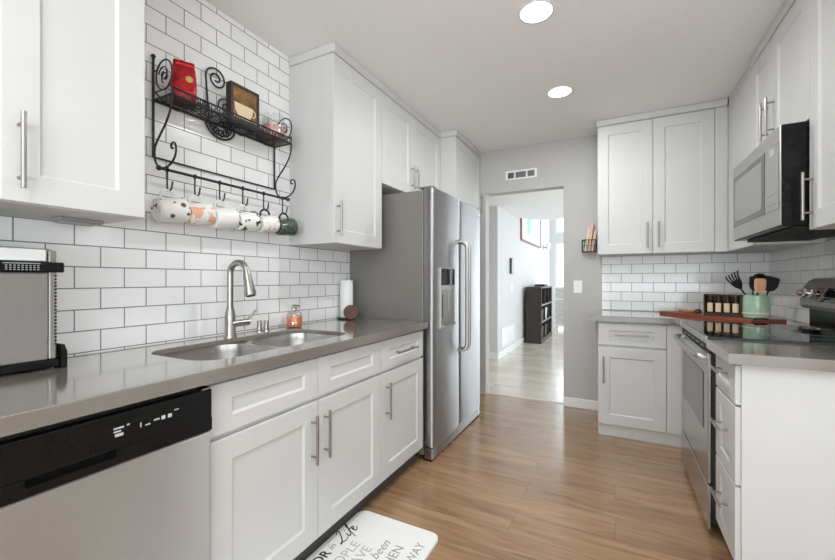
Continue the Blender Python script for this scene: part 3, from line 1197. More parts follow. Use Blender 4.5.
mb.build('handle', M['steel'], od)
mb = MB()
mb.box(0.383, 0.398, GY0 + 0.003, GY1 - 0.003, 0.03, 0.232, 0.004, 2)
mb.build('storage_drawer', M['range_steel'], c)
# backguard: rounded front profile
mb = MB()
prof = [(XR - 0.012, 1.03), (0.965, 1.03), (0.952, 1.05), (0.955, 1.10), (0.968, 1.15), (0.99, 1.185), (1.015, 1.20), (XR - 0.012, 1.20)]
mb.prism(prof, GY1 - GY0 - 0.01, lambda u, v, w_: (u, GY0 + 0.005 + w_, v))
bgd = mb.build('backguard', M['fridgeside'], c)
mb = MB()
mb.box(0.985, XR - 0.012, GY0 + 0.02, GY1 - 0.03, 0.929, 1.0295)
mb.build('backguard_base', M['black'], c)
for y in (2.945, 2.855, 2.345, 2.255):
    mb = MB()
    mb.lathe([(0.028, 0), (0.028, 0.008), (0.02, 0.012), (0.018, 0.028), (0, 0.03)], (0.957, y, 1.115), axis=(-1, 0, 0.28), n=22)
    mb.build('knob', M['chrome'], bgd)
mb = MB()
mb.prism([(0.9535, 1.075), (0.9515, 1.075), (0.9625, 1.15), (0.9645, 1.15)], 0.36, lambda u, v, w_: (u, 2.44 + w_, v))
mb.build('display', M['blackglass'], bgd)

# ------------------------------------------------------------------ right uppers and microwave
RU = 0.73        # right upper door faces
RB = RU + D


def right_upper(label, y0, y1, z0, doors, crown_sides='W'):
    c = thing('wall_cabinet', label, 'cabinet', (0.9, (y0 + y1) / 2, z0))
    carcass(c, RB, XR - 0.002, y0, y1, z0, TOPZ)
    for (a, b, hy, hz_, hl) in doors:
        d = door_on(c, (RB, b, z0 + 0.002), (0, -1, 0), (-1, 0, 0), b - a, TOPZ - z0 - 0.004)
        if hy:
            bar_handle(d, (RU, hy, hz_), (0, 0, 1), (-1, 0, 0), hl)
    crown_part(c, RU, XR - 0.002, y0, y1, crown_sides)
    return c


right_upper('short white two-door cabinet directly above the microwave', 2.205, 2.968, 1.872,
            [(2.207, 2.636, 2.606, 2.04, 0.2), (2.639, 2.966, 2.69, 2.04, 0.2)])
right_upper('white upper cabinet on the right side, cut off by the picture edge', 1.80, 2.202, 1.40, [(1.802, 2.2, 2.165, 1.54, 0.2)])
c = thing('wall_cabinet', 'blind white corner cabinet between microwave and far upper cabinet', 'cabinet', (0.9, 3.2, 1.4))
carcass(c, RB, XR - 0.002, 2.971, FUY + D - 0.001, 1.40, TOPZ)
mb = MB()
mb.box(0.7365, RB - 0.0005, 2.972, FUY - 0.0005, 1.40, TOPZ, 0.001)
mb.build('filler', M['white'], c)
crown_part(c, 0.7375, XR - 0.002, 2.971, FUY - 0.018, '')

c = thing('microwave', 'over-the-range stainless microwave with black sides', 'microwave', (0.85, 2.58, 1.42))
MY0, MY1 = 2.212, 2.962
mb = MB()
mb.box(0.647, XR - 0.008, MY0, MY1, 1.425, 1.868, 0.003)
mb.build('casing', M['black'], c)
mb = MB()
mb.box(0.64, 0.6465, MY0 + 0.001, MY1, 1.43, 1.866, 0.002)
dm = mb.build('door', M['steel'], c)
mb = MB()
mb.box(0.6375, 0.6399, 2.40, MY1 - 0.02, 1.505, 1.80, 0.001)
mb.build('window_surround', M['darkglass'], dm)
mb = MB()
mb.box(0.6365, 0.6374, 2.44, MY1 - 0.055, 1.535, 1.77, 0.0005)
mb.build('window', M['mwglass'], dm)
mb = MB()
mb.box(0.6375, 0.6399, MY0 + 0.012, 2.392, 1.505, 1.80, 0.001)
cp = mb.build('control_panel', M['mwglass'], c)
mb = MB()
mb.box(0.6366, 0.6374, 2.27, 2.33, 1.755, 1.785)
mb.build('display', M['icon'], cp)
mb = MB()
mb.box(0.6366, 0.6374, MY0 + 0.03, 2.37, 1.53, 1.535)
mb.box(0.6366, 0.6374, MY0 + 0.03, 2.37, 1.575, 1.579)
mb.build('keypad_lines', M['greyink'], cp)
mb = MB()
mb.box(0.70, 0.98, MY0 + 0.03, MY1 - 0.03, 1.412, 1.4245, 0.002)
for k in range(8):
    mb.box(0.72 + k * 0.03, 0.735 + k * 0.03, MY0 + 0.1, MY1 - 0.1, 1.409, 1.412)
mb.build('underside_filter', M['blackmat'], c)

# ------------------------------------------------------------------ ceiling lights
lampdata = bpy.data.lights.new('downlight_glow', 'AREA')
lampdata.shape = 'DISK'
lampdata.size = 0.12
lampdata.energy = LAMP_W
lampdata.color = (0.955, 0.985, 1.0)
labs = {1.965: 'lit recessed ceiling light nearer the camera, larger of the two in view', 2.875: 'lit recessed ceiling light nearer the doorway wall',
        -0.45: 'lit recessed ceiling light behind the viewpoint, nearer the kitchen', -1.6: 'lit recessed ceiling light nearest the patio door'}
first = None
for y in (1.965, 2.875, -0.45, -1.6):
    x = -0.348
    if first is None:
        t = thing('ceiling_light', labs[y], 'ceiling light', (x, y, ZC), 'recessed ceiling lights')
        mb = MB()
        mb.lathe([(0.076, -0.003), (0.084, -0.003), (0.087, -0.001), (0.087, 0.0), (0.076, 0.0)], (x, y, ZC), n=40)
        mb.build('trim_ring', M['trim'], t)
        mb = MB()
        mb.lathe([(0, -0.0035), (0.0755, -0.0025), (0.0755, -0.0005), (0, -0.0005)], (x, y, ZC), n=40)
        mb.build('lens', M['lens'], t)
        first = t
    else:
        t = copy_tree(first, (x, y, ZC), labs[y])
    lo = bpy.data.objects.new('downlight_glow', lampdata)
    C.objects.link(lo)
    lo.location = (x, y, ZC - 0.012)

# ------------------------------------------------------------------ wall vent, switch, outlet, basket
t = thing('air_vent', 'white three-section air vent above the doorway', 'vent', (-0.83, YF, 2.24))
mb = MB()
vx0, vx1, vz0, vz1 = -0.985, -0.676, 2.193, 2.286
mb.box(vx0, vx1, YF - 0.012, YF, vz0, vz0 + 0.018, 0.002)
mb.box(vx0, vx1, YF - 0.012, YF, vz1 - 0.018, vz1, 0.002)
for a, b in ((0, 0.024), (0.085, 0.101), (0.202, 0.218), (0.285, 0.309)):
    mb.box(vx0 + a, vx0 + b, YF - 0.012, YF, vz0 + 0.017, vz1 - 0.017, 0.001)
mb.build('frame', M['trim'], t)
mb = MB()
mb.box(vx0 + 0.02, vx1 - 0.02, YF - 0.002, YF - 0.0005, vz0 + 0.015, vz1 - 0.015)
mb.build('backing', M['dark'], t)
mb = MB()
for k in range(5):
    z = vz0 + 0.024 + k * 0.011
    mb.prism([(YF - 0.009, z), (YF - 0.003, z + 0.006), (YF - 0.0035, z + 0.007), (YF - 0.0095, z + 0.001)], 0.06, lambda u, v, w_: (vx0 + 0.0245 + w_, u, v))
for a, b in ((0.1015, 0.2015), (0.2185, 0.2845)):
    for k in range(5):
        z = vz0 + 0.024 + k * 0.011
        mb.prism([(YF - 0.009, z + 0.006), (YF - 0.003, z), (YF - 0.0035, z - 0.001), (YF - 0.0095, z + 0.005)], b - a, lambda u, v, w_, a=a: (vx0 + a + w_, u, v))
mb.build('louvers', M['greyink'], t)

t = thing('light_switch', 'white rocker light switch on the grey wall beside the doorway', 'switch', (-0.307, YF, 1.125))
mb = MB()
mb.box(-0.345, -0.269, YF - 0.006, YF, 1.065, 1.185, 0.003, 2)
mb.build('plate', M['whiteplastic'], t)
mb = MB()
mb.prism([(YF - 0.0065, 1.09), (YF - 0.0095, 1.09), (YF - 0.0065, 1.16)], 0.032, lambda u, v, w_: (-0.323 + w_, u, v))
mb.build('rocker', M['whiteplastic'], t)

t = thing('wall_outlet', 'cream wall outlet on the right wall beside the cutting board', 'outlet', (XR - 0.006, 3.10, 1.02))
mb = MB()
mb.box(XR - 0.012, XR - 0.0062, 3.06, 3.135, 0.965, 1.08, 0.003, 2)
pl = mb.build('plate', M['cream'], t)
mb = MB()
for z in (1.0, 1.046):
    mb.lathe([(0, 0.002), (0.015, 0.002), (0.016, 0)], (XR - 0.012, 3.0975, z), axis=(-1, 0, 0), n=18)
mb.build('sockets', M['whiteplastic'], t)
mb = MB()
for z in (1.0, 1.046):
    for dy in (-0.006, 0.006):
        mb.box(XR - 0.0146, XR - 0.0141, 3.0975 + dy - 0.001, 3.0975 + dy + 0.001, z - 0.004, z + 0.004)
mb.build('slots', M['dark'], t)

bx0, bx1, by0, by1, bz0, bz1 = -0.268, -0.15, YF - 0.085, YF - 0.004, 1.447, 1.553
t = thing('wire_basket', 'small black wire basket holding booklets on the grey wall', 'basket', (-0.21, YF, bz0))
mb = MB()
for z, r in ((bz1, 0.0035), ((bz0 + bz1) / 2, 0.0018), (bz0, 0.003)):
    mb.tube([(bx0, by0, z), (bx1, by0, z), (bx1, by1, z), (bx0, by1, z)], r, n=6, closed=True)
for k in range(7):
    x = bx0 + (bx1 - bx0) * k / 6
    mb.tube([(x, by0, bz1), (x, by0, bz0), (x, by1, bz0), (x, by1, bz1)], 0.0016, n=5)
for k in range(1, 4):
    y = by0 + (by1 - by0) * k / 4
    mb.tube([(bx0, y, bz1), (bx0, y, bz0), (bx1, y, bz0), (bx1, y, bz1)], 0.0016, n=5)
mb.build('wire_frame', M['iron'], t)
mb = MB()
mb.tube([(-0.235, YF - 0.004, bz1), (-0.235, YF - 0.004, bz1 + 0.02), (-0.215, YF - 0.004, bz1 + 0.03), (-0.195, YF - 0.004, bz1 + 0.02), (-0.195, YF - 0.004, bz1)], 0.0025, n=6)
mb.build('hanger', M['iron'], t)
for i, (x, y, h, lean, m, lab) in enumerate(((-0.239, 3.828, 0.215, 0.030, 'creampaper', 'cream booklet leaning in the wire basket, left of the pink one'),
                                            (-0.211, 3.822, 0.255, 0.030, 'pinkpaper', 'pale pink booklet standing in the wire basket, tallest'),
                                            (-0.185, 3.818, 0.185, 0.030, 'pinkpaper', 'pink booklet in the wire basket closest to the white cabinet'))):
    mb = MB()
    z0 = bz0 + 0.004
    mb.prism([(x - 0.011, z0), (x + 0.011, z0), (x + 0.011 + lean, z0 + h), (x - 0.011 + lean, z0 + h)], 0.045, lambda u, v, w_: (u, y - 0.02 + w_, v))
    tag(mb.build('booklet', M[m], None, (x, y, z0)), lab, 'booklet', 'booklets in the wire basket')

# ------------------------------------------------------------------ wrought iron rack on the tiles
RKX = XW + 0.010       # back plane
SFX = -1.595           # shelf front
RY0, RY1 = 0.927, 1.572
SZ = 1.945             # shelf height
RAILX = -1.655
rk = thing('wall_rack', 'black wrought iron shelf with scrolls and a hook rail on the tiled wall', 'rack', (RKX, 1.25, 1.70))


def spiral(c, u, v, r0, r1, a0, turns, n=40):
    c, u, v = Vector(c), Vector(u), Vector(v)
    out = []
    for k in range(n + 1):
        t = k / n
        a = a0 + 2 * PI * turns * t
        r = r0 + (r1 - r0) * t
        out.append(c + u * (r * math.cos(a)) + v * (r * math.sin(a)))
    return out


EX, EY, EZ = (1, 0, 0), (0, 1, 0), (0, 0, 1)
for y in (RY0, RY1):
    mb = MB()
    top = 2.125 if y == RY0 else 1.985
    mb.tube([(RKX, y, 1.705), (RKX, y, top)], 0.005, n=8)
    mb.sphere((RKX, y, top + 0.006), 0.009, 8)
    mb.tube([(RKX, y, SZ), (SFX, y, SZ)], 0.004, n=6)
    # ring with a curl above the shelf end
    cx, cz, r = -1.648, SZ + 0.089, 0.056
    mb.tube([(cx + r * math.cos(a), y, cz + r * 1.08 * math.sin(a)) for a in [2 * PI * k / 28 for k in range(28)]], 0.0035, n=6, closed=True)
    mb.tube(spiral((cx - 0.004, y, cz + 0.004), EX, EZ, 0.006, 0.034, 0.5, 1.4), 0.0028, n=5)
    mb.tube(spiral((cx + 0.008, y, cz - 0.012), EX, EZ, 0.005, 0.026, 3.4, 1.1), 0.0028, n=5)
    mb.tube([(RKX, y, cz - r * 1.05), (cx, y, cz - r * 1.08), (SFX, y, cz - r * 0.9), (SFX, y, SZ)], 0.003, n=6)
    mb.tube([(RKX, y, cz + 0.03), (cx - r * 0.83, y, cz + 0.03)], 0.003, n=6)
    # S brace from the shelf front back to the wall, then out to the hook rail and curling up
    pth = bez((SFX, y, SZ), (SFX + 0.01, y, SZ - 0.10), (RKX + 0.035, y, SZ - 0.15), (RKX + 0.012, y, 1.745), 14)
    pth += bez((RKX + 0.012, y, 1.745), (RKX - 0.0, y, 1.685), (RKX + 0.03, y, 1.655), (RAILX, y, 1.652), 8)[1:]
    pth += bez((RAILX, y, 1.652), (-1.60, y, 1.645), (-1.55, y, 1.69), (-1.57, y, 1.735), 10)[1:]
    pth += spiral((-1.588, y, 1.730), EX, EZ, 0.0185, 0.006, 0.25, 0.8, 14)[1:]
    mb.tube(pth, 0.0042, n=7)
    mb.build('side_bracket', M['iron'], rk)
mb = MB()
mb.tube([(RKX, RY0, 1.707), (RKX, RY1, 1.707)], 0.004, n=8)
mb.build('back_bar', M['iron'], rk)
mb = MB()
for x, r in ((SFX, 0.0045), (RKX + 0.004, 0.004)):
    mb.tube([(x, RY0, SZ), (x, RY1, SZ)], r, n=6)
for k in range(1, 8):
    x = SFX + (RKX + 0.004 - SFX) * k / 8
    mb.tube([(x, RY0, SZ), (x, RY1, SZ)], 0.0028, n=5)
for k in range(1, 6):
    y = RY0 + (RY1 - RY0) * k / 6
    mb.tube([(SFX, y, SZ - 0.003), (RKX + 0.004, y, SZ - 0.003)], 0.003, n=5)
mb.build('shelf_grid', M['iron'], rk)
mb = MB()
mb.tube([(SFX, RY0, SZ + 0.028), (SFX, RY1, SZ + 0.028)], 0.0038, n=6)
for k in range(0, 17):
    y = RY0 + (RY1 - RY0) * k / 16
    mb.tube([(SFX, y, SZ), (SFX, y, SZ + 0.028)], 0.0022, n=5)
for k in range(16):
    y = RY0 + (RY1 - RY0) * (k + 0.5) / 16
    mb.tube([(SFX, y + 0.011 * math.cos(a), SZ + 0.014 + 0.011 * math.sin(a)) for a in [2 * PI * q / 10 for q in range(10)]], 0.0022, n=5, closed=True)
mb.build('front_lip', M['iron'], rk)
# scrolled back panel: big curl in the middle, small ones beside it
mb = MB()
bxp = RKX + 0.003
yc = 1.235
mb.tube([(bxp, yc - 0.06, SZ)] + spiral((bxp, 1.212, 2.165), EY, EZ, 0.056, 0.008, PI + 0.25, -1.9, 60), 0.0042, n=7)
for (y, z, r, a0, tn) in ((1.125, 2.005, 0.04, -1.2, 1.6), (1.165, 1.985, 0.034, 3.6, -1.5), (1.265, 2.05, 0.045, 3.5, -1.6), (1.255, 1.985, 0.036, -0.8, 1.6),
                          (1.325, 1.99, 0.036, 3.6, -1.6), (1.065, 1.98, 0.03, -0.8, 1.5), (1.42, 1.985, 0.036, -0.8, 1.6), (1.48, 1.985, 0.032, 3.6, -1.6)):
    mb.tube(spiral((bxp, y, z), EY, EZ, r, 0.006, a0, tn, 34), 0.0034, n=6)
mb.tube([(bxp, RY0, 1.985)] + [(bxp, RY0 + (RY1 - RY0) * k / 20, 1.955 + 0.018 * math.cos(k * 1.2)) for k in range(1, 20)] + [(bxp, RY1, 1.97)], 0.003, n=6)
mb.build('scroll_panel', M['iron'], rk)
# half-round scrolled apron under the shelf
mb = MB()
ac, ar = 1.235, 0.078
az = SZ + 0.01
mb.tube([(bxp, ac + ar * math.cos(a), az - 0.006 + ar * math.sin(a) * 0.85) for a in [PI + PI * k / 20 for k in range(21)]], 0.0045, n=7)
mb.tube([(bxp, ac + ar * 0.8 * math.cos(a), az - 0.006 + ar * 0.66 * math.sin(a)) for a in [PI + PI * k / 20 for k in range(21)]], 0.003, n=6)
for k in range(5):
    a = PI + PI * (k + 0.5) / 5
    mb.tube(spiral((bxp, ac + ar * 0.55 * math.cos(a), az - 0.008 + ar * 0.45 * math.sin(a)), EY, EZ, 0.02, 0.004, a, 1.5, 22), 0.003, n=5)
mb.build('apron', M['iron'], rk)
mb = MB()
mb.tube([(RAILX, RY0 - 0.012, 1.648), (RAILX, RY1 + 0.03, 1.648)], 0.006, n=10)
mb.sphere((RAILX, RY0 - 0.016, 1.648), 0.011, 8)
mb.sphere((RAILX, RY1 + 0.034, 1.648), 0.011, 8)
mb.build('hook_rail', M['iron'], rk)
HY = [0.944, 1.062, 1.182, 1.308, 1.436, 1.566]
HX = RAILX + 0.006
for y in HY:
    mb = MB()
    mb.tube([(RAILX + 0.008 * math.cos(a), y, 1.648 + 0.008 * math.sin(a)) for a in [2 * PI * k / 12 for k in range(12)]], 0.0035, n=6, closed=True)
    hp = [(RAILX, y, 1.64), (RAILX - 0.001, y, 1.60)] + [(HX + 0.010 - 0.017 * math.cos(a), y, 1.578 - 0.017 * math.sin(a)) for a in [PI * k / 12 for k in range(13)]] + [(HX + 0.031, y, 1.596)]
    mb.tube(hp, 0.0034, n=7)
    mb.build('hook', M['iron'], rk)

# mugs: handle up on the hook, base to the near side, mouth to the far side
def mug(y, m, hm, L, R0, R1, lab, tilt=0.16):
    """axis tilts up towards the mouth; the handle arch crosses the hook"""
    hz = 1.5645
    hx = HX + 0.010
    a = Vector((0.06, math.cos(tilt), math.sin(tilt))).normalized()
    hh = 0.033                        # handle reach
    cz = hz - 0.0055 - hh - (R0 + R1) / 2 + 0.004
    o = Vector((hx, y + 0.002, cz)) - a * (L * 0.5)
    t = thing('mug', lab, 'mug', tuple(o), 'mugs hanging from the rack')
    mb = MB()
    w_ = 0.0035
    mb.lathe([(0, 0), (R0 * 0.8, 0), (R0 * 0.84, 0.003), (R0 * 0.97, 0.006), (R0, 0.012), (R0 + (R1 - R0) * 0.5, L * 0.5), (R1, L - 0.002), (R1 - w_ / 2, L),
              (R1 - w_, L - 0.002), (R0 - w_, 0.012), (0, 0.009)], o, axis=a, n=36)
    mb.build('cup', m, t)
    up = Vector((0, 0, 1)) - a * a.z
    up.normalize()
    mb = MB()
    s0 = o + a * (L * 0.5 - 0.028) + up * ((R0 + R1) / 2 - 0.003)
    s1 = o + a * (L * 0.5 + 0.028) + up * ((R0 + R1) / 2 - 0.003)
    mb.tube(bez(s0, s0 + up * hh * 1.36 - a * 0.006, s1 + up * hh * 1.36 + a * 0.006, s1, 16), 0.0052, n=9)
    mb.build('handle', hm, t)


mug(HY[0], M['mug_brown'], M['mug_white'], 0.110, 0.048, 0.053, 'white mug with brown sprigs, nearest of the hanging mugs')
mug(HY[1], M['mug_peach'], M['mug_white'], 0.109, 0.046, 0.050, 'white mug with a peach print hanging from the rack')
mug(HY[2], M['mug_white'], M['mug_white'], 0.110, 0.047, 0.051, 'plain white mug hanging from the rack')
mug(HY[3], M['mug_leaf'], M['mug_white'], 0.110, 0.045, 0.050, 'white mug with dark green leaf motif hanging from the rack')
mug(HY[4], M['mug_pink'], M['blackmat'], 0.108, 0.042, 0.046, 'white mug with pale pink dots and a dark handle')
mug(HY[5], M['mug_green'], M['blackmat'], 0.104, 0.042, 0.050, 'dark green mug at the fridge end of the hook rail')

# things on the rack shelf
SH = SZ + 0.003
t = thing('coffee_bag', 'shiny red foil coffee bag on the iron rack shelf', 'bag', (-1.655, 1.02, SH))
mb = MB()
rings = []
for (z, hw, hd, ox) in ((0.0, 0.044, 0.030, 0), (0.006, 0.047, 0.034, 0), (0.06, 0.048, 0.036, 0), (0.11, 0.047, 0.032, 0), (0.15, 0.044, 0.020, -0.004), (0.172, 0.041, 0.008, -0.010), (0.182, 0.040, 0.004, -0.005), (0.188, 0.039, 0.003, 0.003)):
    ring = []
    for k in range(24):
        a = 2 * PI * k / 24
        ca, sa = math.cos(a), math.sin(a)
        e = 0.55
        px = math.copysign(abs(ca) ** e, ca) * hd + ox + 0.0015 * math.sin(5 * a + z * 60)
        py = math.copysign(abs(sa) ** e, sa) * hw
        ring.append((-1.655 + px, 1.02 + py, SH + z))
    rings.append(ring)
cb_, sb_ = math.cos(-0.5), math.sin(-0.5)
rot = lambda x, y: (-1.655 + cb_ * (x + 1.655) - sb_ * (y - 1.02) - 0.006, 1.02 + sb_ * (x + 1.655) + cb_ * (y - 1.02) - 0.003)
rings = [[(*rot(p_[0], p_[1]), p_[2]) for p_ in r_] for r_ in rings]
mb.loft(rings)
mb.build('pouch', M['redfoil'], t)
mb = MB()
q_ = rot(-1.655 + 0.0355, 1.038)
mb.lathe([(0, 0), (0.013, 0), (0.014, 0.0015), (0, 0.003)], (q_[0], q_[1], SH + 0.10), axis=(cb_, sb_, 0), n=20)
mb.build('emblem', M['gold'], t)

t = thing('framed_art', 'small dark box-framed picture of a cream cup on the rack shelf', 'picture', (-1.645, 1.30, SH))
mb = MB()
px0, px1, py0, py1, pz0, pz1 = -1.665, -1.628, 1.222, 1.385, SH, SH + 0.195
mb.box(px0, px0 + 0.006, py0, py1, pz0, pz1)
for (a, b, c0, d0) in ((py0, py0 + 0.012, pz0, pz1), (py1 - 0.012, py1, pz0, pz1), (py0 + 0.012, py1 - 0.012, pz0, pz0 + 0.030), (py0 + 0.012, py1 - 0.012, pz1 - 0.012, pz1)):
    mb.box(px0 + 0.006, px1, a, b, c0, d0)
mb.build('frame', M['brownframe'], t)
mb = MB()
mb.box(px0 + 0.0065, px1 - 0.004, py0 + 0.0125, py1 - 0.0125, pz0 + 0.0305, pz1 - 0.0125)
cv = mb.build('canvas', M['art'], t)
mb = MB()
cupp = [(1.242, pz0 + 0.105), (1.247, pz0 + 0.07), (1.265, pz0 + 0.044), (1.33, pz0 + 0.044), (1.345, pz0 + 0.07), (1.35, pz0 + 0.105)]
mb.prism(cupp, 0.0015, lambda u, v, w_: (px1 - 0.004 + w_, u, v))
mb.box(px1 - 0.004, px1 - 0.0028, 1.24, 1.37, pz0 + 0.034, pz0 + 0.042)
mb.tube([(px1 - 0.0035, 1.346 + 0.018 * math.sin(a), pz0 + 0.08 + 0.018 * math.cos(a)) for a in [PI * k / 12 for k in range(13)]], 0.003, n=6)
mb.build('cup_motif', M['artcream'], t)

t = thing('glass_jar', 'clear glass jar of pink wax at the end of the rack shelf', 'jar', (-1.658, 1.505, SH))
mb = MB()
mb.lathe([(0, 0), (0.052, 0), (0.060, 0.010), (0.062, 0.08), (0.058, 0.115), (0.052, 0.128), (0.055, 0.136), (0.052, 0.136), (0.049, 0.128), (0.055, 0.114), (0.059, 0.08), (0.057, 0.011), (0, 0.005)], (-1.658, 1.505, SH), n=32)
mb.build('glass', M['glass'], t)
mb = MB()
mb.lathe([(0, 0.006), (0.052, 0.008), (0.0565, 0.014), (0.0575, 0.075), (0, 0.078)], (-1.658, 1.505, SH), n=32)
mb.build('wax', M['pinkwax'], t)

# ------------------------------------------------------------------ things on the left counter
# upright toaster oven
t = thing('toaster_oven', 'flip-up stainless toaster oven stored upright on the left counter', 'toaster oven', (-1.63, 0.34, CT))
ox = -1.535
oy0, oy1 = 0.10, 0.548
mb = MB()
mb.box(-1.725, ox - 0.02, oy0, oy1, CT + 0.02, 1.287, 0.012, 2)
mb.build('shell', M['steel'], t)
mb = MB()
mb.box(ox - 0.0195, ox, oy0 + 0.005, oy1 - 0.022, CT + 0.03, 1.212, 0.003)
mb.build('front_panel', M['steel_v'], t)
mb = MB()
mb.box(ox - 0.0195, ox - 0.002, oy1 - 0.021, oy1 - 0.001, CT + 0.03, 1.28, 0.004, 2)
sr = mb.build('edge_rail', M['steel'], t)
mb = MB()
for k in range(21):
    z = CT + 0.075 + k * 0.0105
    mb.cyl((ox - 0.002, oy1 - 0.0045, z), (ox - 0.0012, oy1 - 0.0045, z), 0.0034, n=8)
mb.build('perforations', M['blackmat'], sr)
mb = MB()
mb.box(ox - 0.019, ox - 0.004, oy0 + 0.005, oy1 - 0.024, 1.246, 1.283, 0.004, 2)
mb.build('top_band', M['whiteplastic'], t)
mb = MB()
mb.box(ox - 0.019, ox + 0.008, oy0, oy1 + 0.014, 1.213, 1.244, 0.003)
bb = mb.build('hinge_band', M['black'], t)
mb = MB()
for r_ in range(3):
    for k in range(9):
        y = 0.43 + k * 0.0085
        mb.box(ox + 0.0081, ox + 0.009, y, y + 0.0045, 1.219 + r_ * 0.006, 1.222 + r_ * 0.006)
mb.box(ox + 0.0081, ox + 0.009, 0.425, 0.505, 1.2375, 1.2405)
mb.build('vent_slots', M['greyink'], bb)
mb = MB()
mb.box(-1.725, ox + 0.006, oy0, oy1 + 0.004, CT + 0.004, CT + 0.029, 0.004, 2)
mb.build('base', M['black'], t)
mb = MB()
mb.prism([(oy1 + 0.0045, CT), (oy1 + 0.02, CT), (oy1 + 0.02, CT + 0.05), (oy1 + 0.013, CT + 0.072), (oy1 + 0.0045, CT + 0.074)], 0.05, lambda u, v, w_: (ox - 0.04 + w_, u, v))
mb.build('foot', M['black'], t)
for y in (oy0 + 0.03, oy1 - 0.03):
    for x in (-1.70, ox - 0.03):
        mb = MB()
        mb.cyl((x, y, CT), (x, y, CT + 0.004), 0.012, n=12)
        mb.build('rubber_foot', M['blackmat'], t)

# soap bottle
bx, by = -1.655, 1.655
t = thing('soap_bottle', 'glass pump bottle of orange soap between sink and tiles', 'soap bottle', (bx, by, CT))
mb = MB()
mb.lathe([(0, 0), (0.040, 0), (0.046, 0.006), (0.046, 0.072), (0.038, 0.088), (0.017, 0.096), (0.017, 0.104), (0.0145, 0.104), (0.0145, 0.095), (0.036, 0.085), (0.0435, 0.071), (0.0435, 0.007), (0, 0.004)], (bx, by, CT), n=28)
mb.build('glass', M['glass'], t)
mb = MB()
mb.lathe([(0, 0.005), (0.040, 0.0065), (0.0427, 0.011), (0.0427, 0.064), (0, 0.065)], (bx, by, CT), n=28)
mb.build('soap', M['orange'], t)
mb = MB()
mb.cyl((bx, by, CT + 0.062), (bx, by, CT + 0.122), 0.0045, n=10)
mb.lathe([(0, 0.104), (0.018, 0.104), (0.018, 0.112), (0.007, 0.116), (0, 0.116)], (bx, by, CT), n=18)
mb.tube([(bx - 0.012, by, CT + 0.124), (bx + 0.02, by + 0.006, CT + 0.124), (bx + 0.033, by + 0.008, CT + 0.119)], [0.006, 0.006, 0.004], n=10)
mb.build('pump', M['nickel'], t)

# paper towel roll and brown disc
tx, ty = -1.672, 2.165
t = thing('paper_towel_holder', 'slim white paper towel roll on a dark stand beside the fridge', 'paper towel', (tx, ty, CT))
mb = MB()
mb.lathe([(0, 0), (0.058, 0), (0.06, 0.004), (0.056, 0.012), (0, 0.012)], (tx, ty, CT), n=32)
mb.build('stand', M['blackmat'], t)
mb = MB()
mb.lathe([(0.012, 0.0125), (0.044, 0.0125), (0.045, 0.014), (0.045, 0.268), (0.044, 0.27), (0.012, 0.27), (0.012, 0.0125)], (tx, ty, CT), n=32)
mb.build('roll', M['paper'], t)
mb = MB()
mb.cyl((tx, ty, CT + 0.012), (tx, ty, CT + 0.275), 0.006, n=10)
mb.build('post', M['blackmat'], t)
dx, dy = -1.60, 2.118
mb = MB()
nrm = Vector((0.62, -0.76, 0.20)).normalized()
mb.lathe([(0, 0), (0.048, 0), (0.050, 0.002), (0.050, 0.008), (0.048, 0.010), (0, 0.010)], (dx, dy, CT + 0.0515), axis=nrm, n=36)
tag(mb.build('wooden_disc', M['coaster'], None, (dx, dy, CT)), 'round brown wooden disc leaning against the paper towel roll', 'coaster')

# ------------------------------------------------------------------ things on the corner counter
A = Vector((0.315, 3.66, 0))
ang = math.atan2(3.06 - 3.66, 0.745 - 0.315)
ub = Vector((math.cos(ang), math.sin(ang), 0))
vb = Vector((-ub.y, ub.x, 0))
bl = (Vector((0.745, 3.06, 0)) - A).length


def onboard(u, v, z=0):
    p_ = A + ub * u + vb * v
    return (p_.x, p_.y, CT + z)


BW = 0.275
mb = MB()
mb.prism(rrect(0, bl, 0, BW, 0.012, 4), 0.020, lambda u, v, w_: onboard(u, v, w_ + 0.001))
bmesh.ops.bevel(mb.bm, geom=[e for e in mb.bm.edges if len(e.link_faces) == 2 and e.calc_face_angle(0) > 1.2], offset=0.003, segments=2, affect='EDGES')
bd = thing('cutting_board', 'reddish wooden cutting board across the counter corner', 'cutting board', onboard(bl / 2, BW / 2))
mb.build('board', M['board'], bd)
mb = MB()
for u in (0.09, bl - 0.09):
    p0 = onboard(u, BW * 0.5 - 0.05, 0.03)
mb.tube([onboard(bl - 0.02, 0.05, 0.02), onboard(bl - 0.02, 0.06, 0.028), onboard(bl - 0.02, 0.14, 0.028), onboard(bl - 0.02, 0.15, 0.02)], 0.005, n=8)
mb.build('handle', M['blackmat'], bd)
BT = 0.0215

# spice rack with four jars
def frame_at(u, v, yaw):
    base = Vector(onboard(u, v, BT))
    ca, sa = math.cos(yaw), math.sin(yaw)
    return lambda x, y, z: (base.x + ca * x - sa * y, base.y + sa * x + ca * y, base.z + z)


def obox(mb, fn, x0, x1, y0, y1, z0, z1):
    mb.loft([[fn(x0, y0, z0), fn(x1, y0, z0), fn(x1, y1, z0), fn(x0, y1, z0)], [fn(x0, y0, z1), fn(x1, y0, z1), fn(x1, y1, z1), fn(x0, y1, z1)]], smooth=False)


